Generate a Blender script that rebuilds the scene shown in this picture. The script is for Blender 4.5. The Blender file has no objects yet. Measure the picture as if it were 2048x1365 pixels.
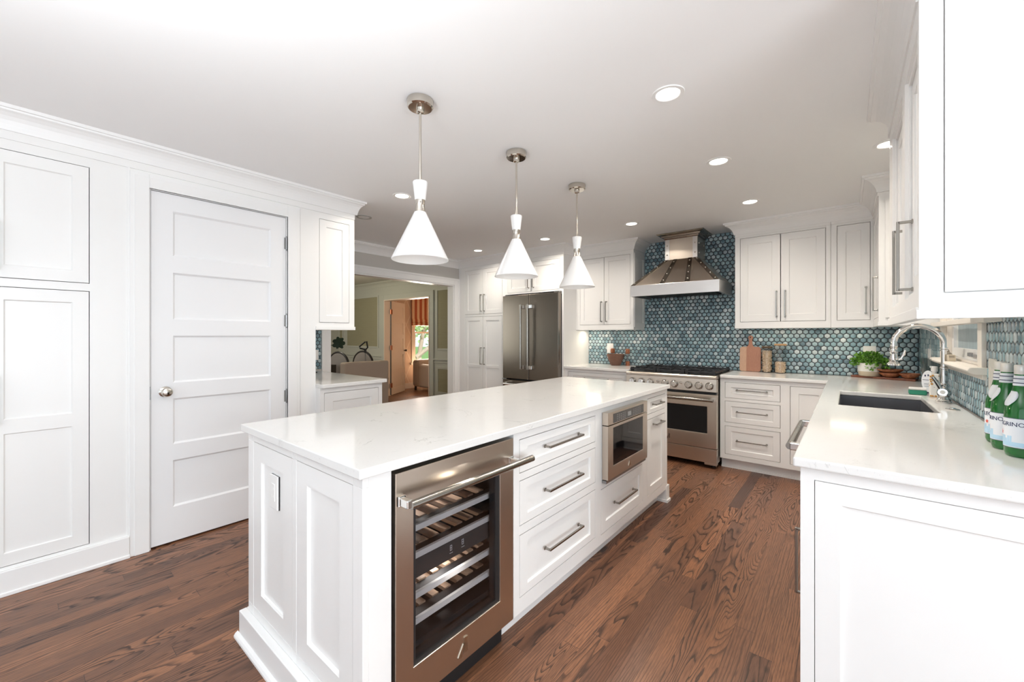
import bpy, bmesh, math, random
from mathutils import Vector, Matrix
random.seed(7)
sc = bpy.context.scene
C = sc.collection
PI = math.pi
H = 2.44          # ceiling height
T = 0.915         # worktop height

# ------------------------------------------------------------------ camera, world, daylight, exposure
cam_d = bpy.data.cameras.new('camera'); cam = bpy.data.objects.new('camera', cam_d); C.objects.link(cam)
cam.location = (0, 0, 1.302); cam.rotation_euler = (PI/2, 0, 0.687)
cam_d.sensor_width = 36; cam_d.lens = 819.265/2048*36; cam_d.shift_y = -(682.5-670.64)/2048
cam_d.clip_start = 0.02; cam_d.clip_end = 200
sc.camera = cam
w = bpy.data.worlds.new('world'); sc.world = w; w.use_nodes = True
bg = w.node_tree.nodes['Background']; bg.inputs[0].default_value = (0.80, 0.90, 1.0, 1); bg.inputs[1].default_value = 1.75
def area(name, loc, rot, sx, sy, power, col=(1, 1, 1), spread=PI):
    d = bpy.data.lights.new(name, 'AREA'); d.shape = 'RECTANGLE'; d.size = sx; d.size_y = sy; d.energy = power; d.color = col
    d.spread = spread
    o = bpy.data.objects.new(name, d); C.objects.link(o); o.location = loc; o.rotation_euler = rot; return o
# daylight entering by the glazed doors behind the camera and the breakfast-corner window on the right
area('daylight_rear', (0.3, -3.0, 1.25), (PI/2, 0, 0), 5.2, 2.2, 3, (0.89, 0.955, 1.0))
area('daylight_side', (3.1, -0.7, 1.2), (PI/2+0.25, 0, PI/2), 3.2, 2.0, 126, (0.89, 0.955, 1.0))
area('ceiling_bounce_fill', (-0.75, -0.45, 1.3), (PI, 0, 0), 0.5, 0.5, 42, (0.90, 0.96, 1.0), 2.6)  # added off-camera up-light standing in for a flash, brightens the near ceiling
area('daylight_sink', (0.75, 3.3, 1.62), (PI/2, 0, PI/2), 0.8, 0.9, 7, (0.9, 0.96, 1.0))
area('daylight_study', (-8.95, 6.7, 1.4), (PI/2, 0, -PI/2), 0.9, 1.3, 420, (1.0, 0.90, 0.76))
area('dining_window_fill', (-8.0, 0.15, 1.5), (PI/2, 0, 0), 2.4, 1.5, 18, (1.0, 0.93, 0.75))  # added fill light, comes through an invented dining window out of view
ch = bpy.data.lights.new('dining_fill_point', 'POINT'); ch.energy = 30; ch.color = (1.0, .90, .72); ch.shadow_soft_size = .15  # added point light, no fixture seen; brightens the dining room's north wall
co = bpy.data.objects.new('dining_fill_point', ch); C.objects.link(co); co.location = (-7.2, 3.3, 2.05)
sun_d = bpy.data.lights.new('sun', 'SUN'); sun_d.energy = 5.0; sun_d.angle = 0.02
sun = bpy.data.objects.new('sun', sun_d); C.objects.link(sun); sun.rotation_euler = (0.75, 0.35, 0.9)
sc.view_settings.view_transform = 'Standard'; sc.view_settings.look = 'None'
sc.view_settings.exposure = 0.1; sc.view_settings.gamma = 1.0; sc.view_settings.use_curve_mapping = False
cy = sc.cycles
cy.max_bounces = 12; cy.diffuse_bounces = 6; cy.glossy_bounces = 5; cy.transmission_bounces = 8; cy.transparent_max_bounces = 12
cy.caustics_reflective = False; cy.caustics_refractive = False; cy.sample_clamp_indirect = 6.0

# ------------------------------------------------------------------ materials
def new_mat(name):
    m = bpy.data.materials.new(name); m.use_nodes = True
    return m, m.node_tree, m.node_tree.nodes['Principled BSDF']
def P(name, col, rough=0.5, metal=0.0, spec=0.5, coat=0.0, emit=None, estr=0.0):
    m, nt, b = new_mat(name)
    b.inputs['Base Color'].default_value = (*col, 1); b.inputs['Roughness'].default_value = rough
    b.inputs['Metallic'].default_value = metal; b.inputs['Specular IOR Level'].default_value = spec
    b.inputs['Coat Weight'].default_value = coat; b.inputs['Coat Roughness'].default_value = 0.05
    if emit: b.inputs['Emission Color'].default_value = (*emit, 1); b.inputs['Emission Strength'].default_value = estr
    return m
class G:
    """small node helper"""
    def __init__(s, nt): s.nt = nt
    def n(s, t, **k):
        x = s.nt.nodes.new(t)
        for a, v in k.items(): setattr(x, a, v)
        return x
    def set(s, sock, v):
        if isinstance(v, bpy.types.NodeSocket): s.nt.links.new(v, sock)
        elif v is not None: sock.default_value = v
    def m(s, op, a, b=None, c=None):
        x = s.n('ShaderNodeMath', operation=op); s.set(x.inputs[0], a)
        if b is not None: s.set(x.inputs[1], b)
        if c is not None: s.set(x.inputs[2], c)
        return x.outputs[0]
    def xyz(s, a, b, c):
        x = s.n('ShaderNodeCombineXYZ')
        for i, v in enumerate((a, b, c)): s.set(x.inputs[i], v)
        return x.outputs[0]
    def noise(s, vec, scale, detail=2.0, rough=0.5, dist=0.0):
        x = s.n('ShaderNodeTexNoise'); s.set(x.inputs['Vector'], vec); x.inputs['Scale'].default_value = scale
        x.inputs['Detail'].default_value = detail; x.inputs['Roughness'].default_value = rough; x.inputs['Distortion'].default_value = dist
        return x.outputs[0]
    def ramp(s, f, stops):
        x = s.n('ShaderNodeValToRGB'); s.set(x.inputs[0], f); e = x.color_ramp.elements
        while len(e) < len(stops): e.new(0.5)
        for i, (p, c) in enumerate(stops): e[i].position = p; e[i].color = (*c, 1) if len(c) == 3 else c
        return x.outputs[0]
    def mix(s, f, a, b, mode='MIX'):
        x = s.n('ShaderNodeMix', data_type='RGBA', blend_type=mode)
        s.set(x.inputs[0], f); s.set(x.inputs[6], a if isinstance(a, bpy.types.NodeSocket) else (*a, 1)); s.set(x.inputs[7], b if isinstance(b, bpy.types.NodeSocket) else (*b, 1))
        return x.outputs[2]
    def bump(s, h, strength, dist):
        x = s.n('ShaderNodeBump'); s.set(x.inputs['Height'], h); x.inputs['Strength'].default_value = strength; x.inputs['Distance'].default_value = dist
        return x.outputs[0]
def pos(g):
    x = g.n('ShaderNodeNewGeometry'); y = g.n('ShaderNodeSeparateXYZ'); g.set(y.inputs[0], x.outputs['Position'])
    return x.outputs['Position'], y.outputs[0], y.outputs[1], y.outputs[2]
def objco(g):
    x = g.n('ShaderNodeTexCoord'); y = g.n('ShaderNodeSeparateXYZ'); g.set(y.inputs[0], x.outputs['Object'])
    return x.outputs['Object'], y.outputs[0], y.outputs[1], y.outputs[2]

WHITE = P('white_cabinet_paint', (0.86, 0.855, 0.84), 0.32)
TRIM = P('white_trim_paint', (0.86, 0.855, 0.845), 0.38)
DOORW = P('white_door_paint', (0.85, 0.85, 0.855), 0.3)
CEIL = P('ceiling_paint', (0.90, 0.90, 0.90), 0.7)
GREYW = P('warm_grey_wall_paint', (0.56, 0.54, 0.51), 0.6)
SAGE = P('sage_trim_paint', (0.52, 0.52, 0.45), 0.45)
PEACH = P('warm_lit_white_paint', (0.78, 0.66, 0.54), 0.4)  # white paint with the study's orange light put into its colour
NICKEL = P('polished_nickel', (0.62, 0.58, 0.52), 0.14, 1.0)
CHROME = P('polished_chrome', (0.80, 0.79, 0.77), 0.06, 1.0)
PULL = P('brushed_nickel_pull', (0.34, 0.32, 0.29), 0.22, 1.0)
BLACK = P('matt_black', (0.012, 0.012, 0.013), 0.5)
IRON = P('cast_iron', (0.018, 0.018, 0.02), 0.42)
BGLASS = P('black_oven_glass', (0.005, 0.005, 0.006), 0.04, 0, 0.35)
GROUT = P('dark_grout', (0.050, 0.060, 0.072), 0.8)
PLASTIC = P('white_plastic', (0.85, 0.84, 0.82), 0.35)
CREAMP = P('cream_plate', (0.80, 0.77, 0.70), 0.35)
LAMPW = P('white_enamel_shade', (0.90, 0.90, 0.89), 0.28)
GREYM = P('grey_metal', (0.35, 0.35, 0.35), 0.35, 1.0)
DKGREY = P('dark_grey_panel', (0.06, 0.058, 0.055), 0.25)
PAPER = P('paper_label', (0.86, 0.88, 0.92), 0.5)
PAPERB = P('pale_blue_label', (0.50, 0.72, 0.88), 0.5)
INK = P('navy_ink', (0.02, 0.03, 0.09), 0.5)
RED = P('red_ink', (0.75, 0.10, 0.06), 0.5)
GREENS = P('green_sponge', (0.03, 0.22, 0.14), 0.9)
SOFA = P('blush_linen', (0.45, 0.36, 0.29), 0.9)
CHAIRF = P('taupe_fabric', (0.30, 0.27, 0.25), 0.9)
DARKW = P('ebonised_wood', (0.02, 0.016, 0.014), 0.3)
PLANTER = P('dark_planter', (0.035, 0.03, 0.022), 0.5)
SOIL = P('soil', (0.05, 0.035, 0.02), 0.9)
BRASS = P('copper_hinge', (0.45, 0.16, 0.08), 0.35, 0.8)
PLASTER = P('cream_wallpaper', (0.66, 0.50, 0.37), 0.7)
BARK = P('bark', (0.32, 0.28, 0.22), 0.9)
GRASSG = P('lawn_green', (0.10, 0.22, 0.04), 0.9)

def m_lamp():
    m, nt, b = new_mat('lamp_lens'); b.inputs['Emission Color'].default_value = (1, 0.93, 0.82, 1); b.inputs['Emission Strength'].default_value = 6
    return m
LENS = m_lamp()
def m_glass(name, col=(1, 1, 1), tint=0.94, rough=0.0):
    m = bpy.data.materials.new(name); m.use_nodes = True; nt = m.node_tree; nt.nodes.clear(); g = G(nt)
    o = g.n('ShaderNodeOutputMaterial'); t = g.n('ShaderNodeBsdfTransparent'); t.inputs[0].default_value = (col[0]*tint, col[1]*tint, col[2]*tint, 1)
    r = g.n('ShaderNodeBsdfGlossy'); r.inputs['Roughness'].default_value = rough
    lw = g.n('ShaderNodeLayerWeight'); lw.inputs[0].default_value = 0.5; f = g.n('ShaderNodeMath', operation='MULTIPLY_ADD'); nt.links.new(g.m('POWER', lw.outputs['Facing'], 4.0), f.inputs[0]); f.inputs[1].default_value = 0.75; f.inputs[2].default_value = 0.035
    mx = g.n('ShaderNodeMixShader'); nt.links.new(f.outputs[0], mx.inputs[0]); nt.links.new(t.outputs[0], mx.inputs[1]); nt.links.new(r.outputs[0], mx.inputs[2])
    nt.links.new(mx.outputs[0], o.inputs[0]); return m
GLASS = m_glass('clear_glass'); TGLASS = m_glass('smoked_glass', (0.92, 0.92, 0.94), 0.9)
def m_green():
    m, nt, b = new_mat('green_bottle_glass')
    b.inputs['Base Color'].default_value = (0.012, 0.20, 0.03, 1); b.inputs['Roughness'].default_value = 0.05
    b.inputs['Transmission Weight'].default_value = 0.35; b.inputs['IOR'].default_value = 1.4; b.inputs['Coat Weight'].default_value = 0.5
    return m
GREENG = m_green()
def m_steel(name, col, rough, axis):
    m, nt, b = new_mat(name); g = G(nt); p, x, y, z = objco(g)
    n = g.noise(g.xyz(g.m('MULTIPLY', x, 9), g.m('MULTIPLY', y, 9), g.m('MULTIPLY', z, 260)), 1.0, 2)
    b.inputs['Base Color'].default_value = (*col, 1); b.inputs['Metallic'].default_value = 1
    g.set(b.inputs['Roughness'], g.m('ADD', g.m('MULTIPLY', n, 0.06), rough-0.03)); b.inputs['Anisotropic'].default_value = 0.45
    return m
STEEL = m_steel('brushed_steel', (0.63, 0.555, 0.475), 0.30, 'z')
STEELL = m_steel('pale_brushed_steel', (0.72, 0.70, 0.68), 0.3, 'z')
STEELD = m_steel('dark_brushed_steel', (0.27, 0.235, 0.20), 0.24, 'z')
SINKS = m_steel('sink_steel', (0.34, 0.34, 0.36), 0.32, 'z')
def m_quartz():
    m, nt, b = new_mat('white_quartz'); g = G(nt); p, x, y, z = pos(g)
    big = g.noise(p, 1.7, 3, 0.55, 1.2)
    vein = g.ramp(g.m('ABSOLUTE', g.m('SUBTRACT', g.noise(p, 3.1, 6, 0.62, 1.5), 0.5)), [(0.0, (1, 1, 1)), (0.012, (0, 0, 0))])
    patch = g.ramp(g.noise(p, 5.0, 2), [(0.56, (0, 0, 0)), (0.68, (1, 1, 1))])
    speck = g.ramp(g.noise(p, 160, 1), [(0.70, (0, 0, 0)), (0.76, (1, 1, 1))])
    c = g.mix(big, (0.745, 0.74, 0.72), (0.81, 0.805, 0.79))
    c = g.mix(g.m('MULTIPLY', g.m('MULTIPLY', vein, patch), 0.6), c, (0.45, 0.45, 0.43)); c = g.mix(g.m('MULTIPLY', speck, 0.35), c, (0.55, 0.54, 0.51))
    g.set(b.inputs['Base Color'], c); b.inputs['Roughness'].default_value = 0.1; b.inputs['Specular IOR Level'].default_value = 0.5
    return m
QUARTZ = m_quartz()
def m_floor():
    m, nt, b = new_mat('stained_oak_strip_floor'); g = G(nt); p, x, y, z = pos(g)
    W = 0.078
    px = g.m('DIVIDE', g.m('ADD', x, 50), W); i = g.m('FLOOR', px); fx = g.m('SUBTRACT', px, i)
    def wn(vec):
        n = g.n('ShaderNodeTexWhiteNoise', noise_dimensions='3D'); g.set(n.inputs['Vector'], vec); return n.outputs[0]
    r1 = wn(g.xyz(i, 3.7, 0.0))
    py = g.m('ADD', g.m('DIVIDE', y, 1.15), g.m('MULTIPLY', r1, 9.0)); j = g.m('FLOOR', py); fy = g.m('SUBTRACT', py, j)
    r2 = wn(g.xyz(i, j, 1.3)); r3 = wn(g.xyz(i, j, 5.9))
    # cathedral grain: level lines of a long stretched field, different for each board; about half the boards are straight-grained
    f1 = g.noise(g.xyz(g.m('MULTIPLY', x, 8.5), g.m('MULTIPLY', y, 1.15), g.m('MULTIPLY', r2, 60)), 1.0, 1.5, 0.45, 0.3)
    wob = g.noise(g.xyz(g.m('MULTIPLY', x, 60), g.m('MULTIPLY', y, 9), r2), 1.0, 3, 0.6)
    freq = g.m('ADD', 14.0, g.m('MULTIPLY', r3, 16.0))
    pa = g.m('MULTIPLY', f1, freq)
    pb = g.m('ADD', g.m('MULTIPLY', x, 95.0), g.m('MULTIPLY', g.noise(g.xyz(g.m('MULTIPLY', x, 10), g.m('MULTIPLY', y, 0.8), g.m('MULTIPLY', r2, 40)), 1.0, 2), 7.0))
    straight = g.m('GREATER_THAN', wn(g.xyz(i, j, 9.1)), 0.62)
    ph = g.m('ADD', g.m('ADD', g.m('MULTIPLY', pa, g.m('SUBTRACT', 1.0, straight)), g.m('MULTIPLY', pb, straight)), g.m('MULTIPLY', wob, 0.55))
    saw = g.m('FRACT', ph)
    line = g.ramp(saw, [(0.0, (0, 0, 0)), (0.48, (0.05, 0.05, 0.05)), (0.74, (0.55, 0.55, 0.55)), (0.86, (1, 1, 1)), (0.95, (0.9, 0.9, 0.9)), (1.0, (0, 0, 0))])
    amp = g.ramp(g.noise(g.xyz(g.m('MULTIPLY', x, 9), g.m('MULTIPLY', y, 2.2), 3.3), 1.0, 2), [(0.30, (0.6, 0.6, 0.6)), (0.55, (1, 1, 1))])
    line = g.m('MULTIPLY', g.m('MULTIPLY', line, amp), g.m('SUBTRACT', 1.0, g.m('MULTIPLY', straight, 0.35)))
    por = g.noise(g.xyz(g.m('MULTIPLY', x, 420), g.m('MULTIPLY', y, 14), r2), 1.0, 2, 0.6)
    por = g.ramp(por, [(0.45, (0, 0, 0)), (0.62, (1, 1, 1))])
    knot = g.ramp(g.noise(g.xyz(g.m('MULTIPLY', x, 14), g.m('MULTIPLY', y, 4.2), 7.7), 1.0, 2), [(0.69, (0, 0, 0)), (0.75, (1, 1, 1))])
    base = g.ramp(r2, [(0.0, (0.15, 0.070, 0.042)), (0.2, (0.215, 0.098, 0.054)), (0.6, (0.27, 0.121, 0.062)), (0.94, (0.34, 0.152, 0.077)), (0.98, (0.10, 0.050, 0.035))])
    c = g.mix(g.m('MULTIPLY', line, 0.95), base, (0.022, 0.012, 0.009))
    c = g.mix(g.m('MULTIPLY', por, 0.55), c, (0.075, 0.036, 0.022))
    c = g.mix(g.m('MULTIPLY', knot, 0.85), c, (0.022, 0.014, 0.011))
    gap = g.m('MAXIMUM', g.m('LESS_THAN', fx, 0.018), g.m('LESS_THAN', fy, 0.0016))
    c = g.mix(g.m('MULTIPLY', gap, 0.75), c, (0.02, 0.012, 0.01))
    g.set(b.inputs['Base Color'], c)
    g.set(b.inputs['Roughness'], g.m('ADD', 0.30, g.m('MULTIPLY', line, 0.15))); b.inputs['Specular IOR Level'].default_value = 0.38
    hgt = g.m('SUBTRACT', 1.0, g.m('ADD', g.m('MULTIPLY', line, 0.35), gap))
    g.set(b.inputs['Normal'], g.bump(hgt, 0.18, 0.002))
    return m
FLOOR = m_floor()
def m_tile():
    m, nt, b = new_mat('glazed_blue_hexagon_tile'); g = G(nt)
    r = g.n('ShaderNodeNewGeometry').outputs['Random Per Island']
    p, x, y, z = pos(g)
    c = g.ramp(r, [(0.0, (0.085, 0.153, 0.192)), (0.10, (0.136, 0.254, 0.311)), (0.3, (0.209, 0.350, 0.407)), (0.5, (0.266, 0.435, 0.486)), (0.62, (0.328, 0.407, 0.463)), (0.74, (0.362, 0.520, 0.565)), (0.88, (0.475, 0.599, 0.633)), (1.0, (0.610, 0.678, 0.701))])
    n = g.noise(p, 55, 3, 0.6)
    c = g.mix(g.m('MULTIPLY', g.ramp(n, [(0.35, (0, 0, 0)), (0.7, (1, 1, 1))]), 0.35), c, (0.36, 0.42, 0.43))
    g.set(b.inputs['Base Color'], c); b.inputs['Roughness'].default_value = 0.16; b.inputs['Coat Weight'].default_value = 0.4; b.inputs['Coat Roughness'].default_value = 0.06
    g.set(b.inputs['Normal'], g.bump(g.noise(p, 40, 2), 0.25, 0.004))
    return m
TILE = m_tile()
def m_wood(name, c1, c2, sx, sy, sz, rough=0.45):
    m, nt, b = new_mat(name); g = G(nt); p, x, y, z = objco(g)
    v = g.xyz(g.m('MULTIPLY', x, sx), g.m('MULTIPLY', y, sy), g.m('MULTIPLY', z, sz))
    n = g.noise(v, 1.0, 4, 0.6, 0.6); s_ = g.m('FRACT', g.m('MULTIPLY', n, 7.0))
    c = g.mix(s_, c1, c2)
    g.set(b.inputs['Base Color'], c); b.inputs['Roughness'].default_value = rough
    return m
W_RED = m_wood('cherry_wood', (0.40, 0.15, 0.07), (0.30, 0.10, 0.045), 60, 60, 5)
W_PALE = m_wood('maple_wood', (0.62, 0.40, 0.27), (0.55, 0.33, 0.22), 60, 60, 5)
W_MID = m_wood('pink_beech_wood', (0.45, 0.22, 0.14), (0.38, 0.17, 0.105), 60, 60, 5)
W_OLIVE = m_wood('turned_bowl_wood', (0.42, 0.15, 0.06), (0.16, 0.05, 0.025), 14, 14, 30)
W_PLANK = m_wood('acacia_plank_wood', (0.26, 0.085, 0.04), (0.13, 0.04, 0.022), 6, 70, 70)
W_SLAT = m_wood('beech_slat_wood', (0.48, 0.33, 0.23), (0.40, 0.27, 0.18), 4, 60, 60)
W_BASK = m_wood('woven_bowl_fibre', (0.24, 0.13, 0.09), (0.14, 0.07, 0.05), 60, 60, 90, 0.8)
W_DARKLID = m_wood('walnut_lid_wood', (0.11, 0.07, 0.035), (0.07, 0.04, 0.02), 30, 60, 60)
def m_leaf(name, c1, c2):
    m, nt, b = new_mat(name); g = G(nt); r = g.n('ShaderNodeNewGeometry').outputs['Random Per Island']
    g.set(b.inputs['Base Color'], g.mix(r, c1, c2)); b.inputs['Roughness'].default_value = 0.5
    return m
LEAF = m_leaf('herb_leaf', (0.05, 0.17, 0.012), (0.19, 0.42, 0.05)); DLEAF = m_leaf('dark_leaf', (0.008, 0.022, 0.010), (0.016, 0.04, 0.016)); TLEAF = m_leaf('tree_leaf', (0.24, 0.42, 0.12), (0.62, 0.74, 0.44))
NUT = m_leaf('pale_nut', (0.70, 0.50, 0.32), (0.86, 0.72, 0.54))
def m_grasscloth():
    m, nt, b = new_mat('grasscloth_wallpaper'); g = G(nt); p, x, y, z = pos(g)
    n = g.noise(g.xyz(g.m('MULTIPLY', x, 3), g.m('MULTIPLY', y, 3), g.m('MULTIPLY', z, 160)), 1.0, 3, 0.6)
    g.set(b.inputs['Base Color'], g.mix(n, (0.27, 0.245, 0.15), (0.39, 0.36, 0.235))); b.inputs['Roughness'].default_value = 0.85
    return m
GCLOTH = m_grasscloth()
def m_stripe():
    m, nt, b = new_mat('striped_blind_fabric'); g = G(nt); p, x, y, z = pos(g)
    f = g.m('FRACT', g.m('DIVIDE', y, 0.15))
    c = g.ramp(f, [(0.0, (0.42, 0.10, 0.04)), (0.46, (0.42, 0.10, 0.04)), (0.47, (0.74, 0.52, 0.33)), (0.94, (0.74, 0.50, 0.31)), (0.95, (0.42, 0.10, 0.04))])
    g.set(b.inputs['Base Color'], c); b.inputs['Roughness'].default_value = 0.9
    return m
STRIPE = m_stripe()
def m_lattice():
    m, nt, b = new_mat('lattice_wallpaper'); g = G(nt); p, x, y, z = pos(g)
    a = g.m('ABSOLUTE', g.m('SUBTRACT', g.m('FRACT', g.m('ADD', g.m('DIVIDE', y, 0.32), g.m('DIVIDE', z, 0.62))), 0.5))
    d = g.m('ABSOLUTE', g.m('SUBTRACT', g.m('FRACT', g.m('SUBTRACT', g.m('DIVIDE', y, 0.32), g.m('DIVIDE', z, 0.62))), 0.5))
    l = g.m('LESS_THAN', g.m('MINIMUM', a, d), 0.022)
    g.set(b.inputs['Base Color'], g.mix(l, (0.60, 0.42, 0.29), (0.76, 0.62, 0.47))); b.inputs['Roughness'].default_value = 0.8
    return m
LATTICE = m_lattice()
def m_flowers():
    m, nt, b = new_mat('flower_print_plastic'); g = G(nt); p, x, y, z = objco(g)
    v = g.n('ShaderNodeTexVoronoi'); g.set(v.inputs['Vector'], p); v.inputs['Scale'].default_value = 60
    c = g.ramp(v.outputs['Distance'], [(0.0, (0.55, 0.22, 0.03)), (0.30, (0.62, 0.30, 0.05)), (0.34, (0.10, 0.07, 0.04)), (0.40, (0.88, 0.86, 0.82))])
    g.set(b.inputs['Base Color'], c); b.inputs['Roughness'].default_value = 0.3
    return m
FLOWERS = m_flowers()
def m_frost():
    m, nt, b = new_mat('textured_window_glass'); g = G(nt); p, x, y, z = pos(g)
    n = g.noise(g.xyz(x, g.m('MULTIPLY', y, 60), g.m('MULTIPLY', z, 9)), 1.0, 3, 0.6)
    g.set(b.inputs['Base Color'], g.mix(n, (0.25, 0.33, 0.37), (0.55, 0.66, 0.70))); b.inputs['Roughness'].default_value = 0.35
    b.inputs['Transmission Weight'].default_value = 0.25
    return m
FROST = m_frost()

# ------------------------------------------------------------------ geometry helpers
ID = lambda u, v, w: (u, v, w)
def FXp(x0): return lambda u, v, w: (x0+w, u, v)     # a face looking towards +X
def FXn(x0): return lambda u, v, w: (x0-w, u, v)     # a face looking towards -X
def FYn(y0): return lambda u, v, w: (u, y0-w, v)     # a face looking towards -Y
def FYp(y0): return lambda u, v, w: (u, y0+w, v)     # a face looking towards +Y
class MB:
    def __init__(s): s.v = []; s.f = []; s.sm = False
    def add(s, vs, fs, M=ID):
        n = len(s.v); s.v += [M(*p) for p in vs]; s.f += [[i+n for i in f] for f in fs]; return s
    def box(s, a, b, c, d, e, f, M=ID):
        vs = [(x, y, z) for x in (a, b) for y in (c, d) for z in (e, f)]
        return s.add(vs, [(0, 1, 3, 2), (4, 6, 7, 5), (0, 4, 5, 1), (2, 3, 7, 6), (0, 2, 6, 4), (1, 5, 7, 3)], M)
    def prism(s, poly, e, f, M=ID):
        n = len(poly); vs = [(x, y, e) for x, y in poly]+[(x, y, f) for x, y in poly]
        fs = [list(range(n))[::-1], list(range(n, 2*n))]+[(i, (i+1) % n, n+(i+1) % n, n+i) for i in range(n)]
        return s.add(vs, fs, M)
    def lathe(s, prof, seg=32, o=(0, 0, 0), axis='z', M=ID):
        """prof: (radius, height) pairs; radius 0 closes an end"""
        vs = []; fs = []; idx = []
        for r, h in prof:
            row = []
            if r <= 1e-6: row = [len(vs)]*seg; vs.append((0, 0, h))
            else:
                for k in range(seg):
                    a = 2*PI*k/seg; row.append(len(vs)); vs.append((r*math.cos(a), r*math.sin(a), h))
            idx.append(row)
        for i in range(len(idx)-1):
            for k in range(seg):
                q = [idx[i][k], idx[i][(k+1) % seg], idx[i+1][(k+1) % seg], idx[i+1][k]]
                u = []
                for t in q:
                    if t not in u: u.append(t)
                if len(u) > 2: fs.append(u)
        R = {'z': lambda p: p, 'x': lambda p: (p[2], p[0], p[1]), 'y': lambda p: (p[0], p[2], p[1])}[axis]
        vs = [tuple(R(p)[k]+o[k] for k in range(3)) for p in vs]
        s.sm = True
        return s.add(vs, fs, M)
    def tube(s, path, r, seg=10, cap=True, M=ID):
        path = [Vector(p) for p in path]; n = len(path); rs = r if isinstance(r, (list, tuple)) else [r]*n
        vs = []; fs = []; up = None
        for i, p in enumerate(path):
            t = (path[min(i+1, n-1)]-path[max(i-1, 0)]).normalized()
            if up is None:
                up = Vector((0, 0, 1)) if abs(t.z) < 0.9 else Vector((1, 0, 0))
            up = (up-t*up.dot(t)).normalized(); sd = t.cross(up)
            for k in range(seg):
                a = 2*PI*k/seg; vs.append(tuple(p+(up*math.cos(a)+sd*math.sin(a))*rs[i]))
        for i in range(n-1):
            for k in range(seg): fs.append((i*seg+k, i*seg+(k+1) % seg, (i+1)*seg+(k+1) % seg, (i+1)*seg+k))
        if cap: fs += [tuple(range(seg))[::-1], tuple(range((n-1)*seg, n*seg))]
        s.sm = True
        return s.add(vs, fs, M)
    def ball(s, o, rx, ry, rz, seg=16, rings=10, M=ID):
        prof = [(math.sin(PI*i/rings), -math.cos(PI*i/rings)) for i in range(rings+1)]; prof[0] = (0, -1); prof[-1] = (0, 1)
        return s.lathe(prof, seg, M=lambda x, y, z: M(o[0]+x*rx, o[1]+y*ry, o[2]+z*rz))
    def sweep(s, path, prof):
        """a moulding: profile (outward, z) along an XY path, outward on the path's right-hand side, mitred"""
        n = len(path); k = len(prof); vs = []; fs = []
        for i, p in enumerate(path):
            def nr(a, b):
                d = Vector((b[0]-a[0], b[1]-a[1])).normalized(); return Vector((d.y, -d.x))
            if i == 0: o = nr(path[0], path[1])
            elif i == n-1: o = nr(path[-2], path[-1])
            else:
                a, b = nr(path[i-1], p), nr(p, path[i+1]); o = (a+b)/(1+a.dot(b))
            vs += [(p[0]+o.x*u, p[1]+o.y*u, z) for u, z in prof]
        for i in range(n-1):
            for j in range(k-1): fs.append((i*k+j, i*k+j+1, (i+1)*k+j+1, (i+1)*k+j))
            fs.append((i*k+k-1, i*k, (i+1)*k, (i+1)*k+k-1))
        fs += [tuple(range(k)), tuple(range((n-1)*k, n*k))[::-1]]
        return s.add(vs, fs)
    def cells(s, us, vs_, holes, e, f, M=ID):
        """a slab from a grid of cells, without the cells that fall in a hole (u0,u1,v0,v1)"""
        for i in range(len(us)-1):
            for j in range(len(vs_)-1):
                cu, cv = (us[i]+us[i+1])/2, (vs_[j]+vs_[j+1])/2
                if any(h[0] < cu < h[1] and h[2] < cv < h[3] for h in holes): continue
                s.box(us[i], us[i+1], vs_[j], vs_[j+1], e, f, M)
        return s
    def build(s, name, mat, parent=None, bevel=0.0, smooth=None, merge=False, seg=2):
        off = Vector((0, 0, 0)); p = parent
        while p is not None: off = off+p.location; p = p.parent
        me = bpy.data.meshes.new(name)
        if s.sm if smooth is None else smooth: pass
        me.from_pydata([tuple(Vector(q)-off) for q in s.v], [], s.f)
        bm = bmesh.new(); bm.from_mesh(me)
        if merge:
            bmesh.ops.remove_doubles(bm, verts=bm.verts, dist=1e-5)
            seen = {}
            for fc in bm.faces: seen.setdefault(tuple(sorted(v.index for v in fc.verts)), []).append(fc)
            bmesh.ops.delete(bm, geom=[fc for l in seen.values() if len(l) > 1 for fc in l], context='FACES')
            bmesh.ops.dissolve_limit(bm, angle_limit=0.01, verts=bm.verts, edges=bm.edges)
        bmesh.ops.recalc_face_normals(bm, faces=bm.faces); bm.to_mesh(me); bm.free()
        if s.sm if smooth is None else smooth:
            me.polygons.foreach_set('use_smooth', [True]*len(me.polygons)); me.set_sharp_from_angle(angle=0.6)
        o = bpy.data.objects.new(name, me); C.objects.link(o); o.data.materials.append(mat)
        if parent: o.parent = parent
        if bevel:
            b = o.modifiers.new('edge', 'BEVEL'); b.width = bevel; b.segments = seg; b.limit_method = 'ANGLE'; b.angle_limit = 0.7
        return o
def thing(name, label, cat, loc, group=None):
    o = bpy.data.objects.new(name, None); C.objects.link(o); o.location = loc; o.empty_display_size = 0.05
    o['label'] = label; o['category'] = cat
    if group: o['group'] = group
    return o
def tag(o, label, cat, group=None):
    o['label'] = label; o['category'] = cat
    if group: o['group'] = group
    return o
def struct(o): o['kind'] = 'structure'; return o
def dup(root, loc, label, rotz=0.0):
    r = root.copy(); C.objects.link(r); r.location = loc; r['label'] = label; r.rotation_euler = (0, 0, rotz)
    for ch in list(root.children):
        c = ch.copy(); C.objects.link(c); c.parent = r
        for gch in list(ch.children):
            d = gch.copy(); C.objects.link(d); d.parent = c
    return r
def kids(o): return list(o.children)

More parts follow.
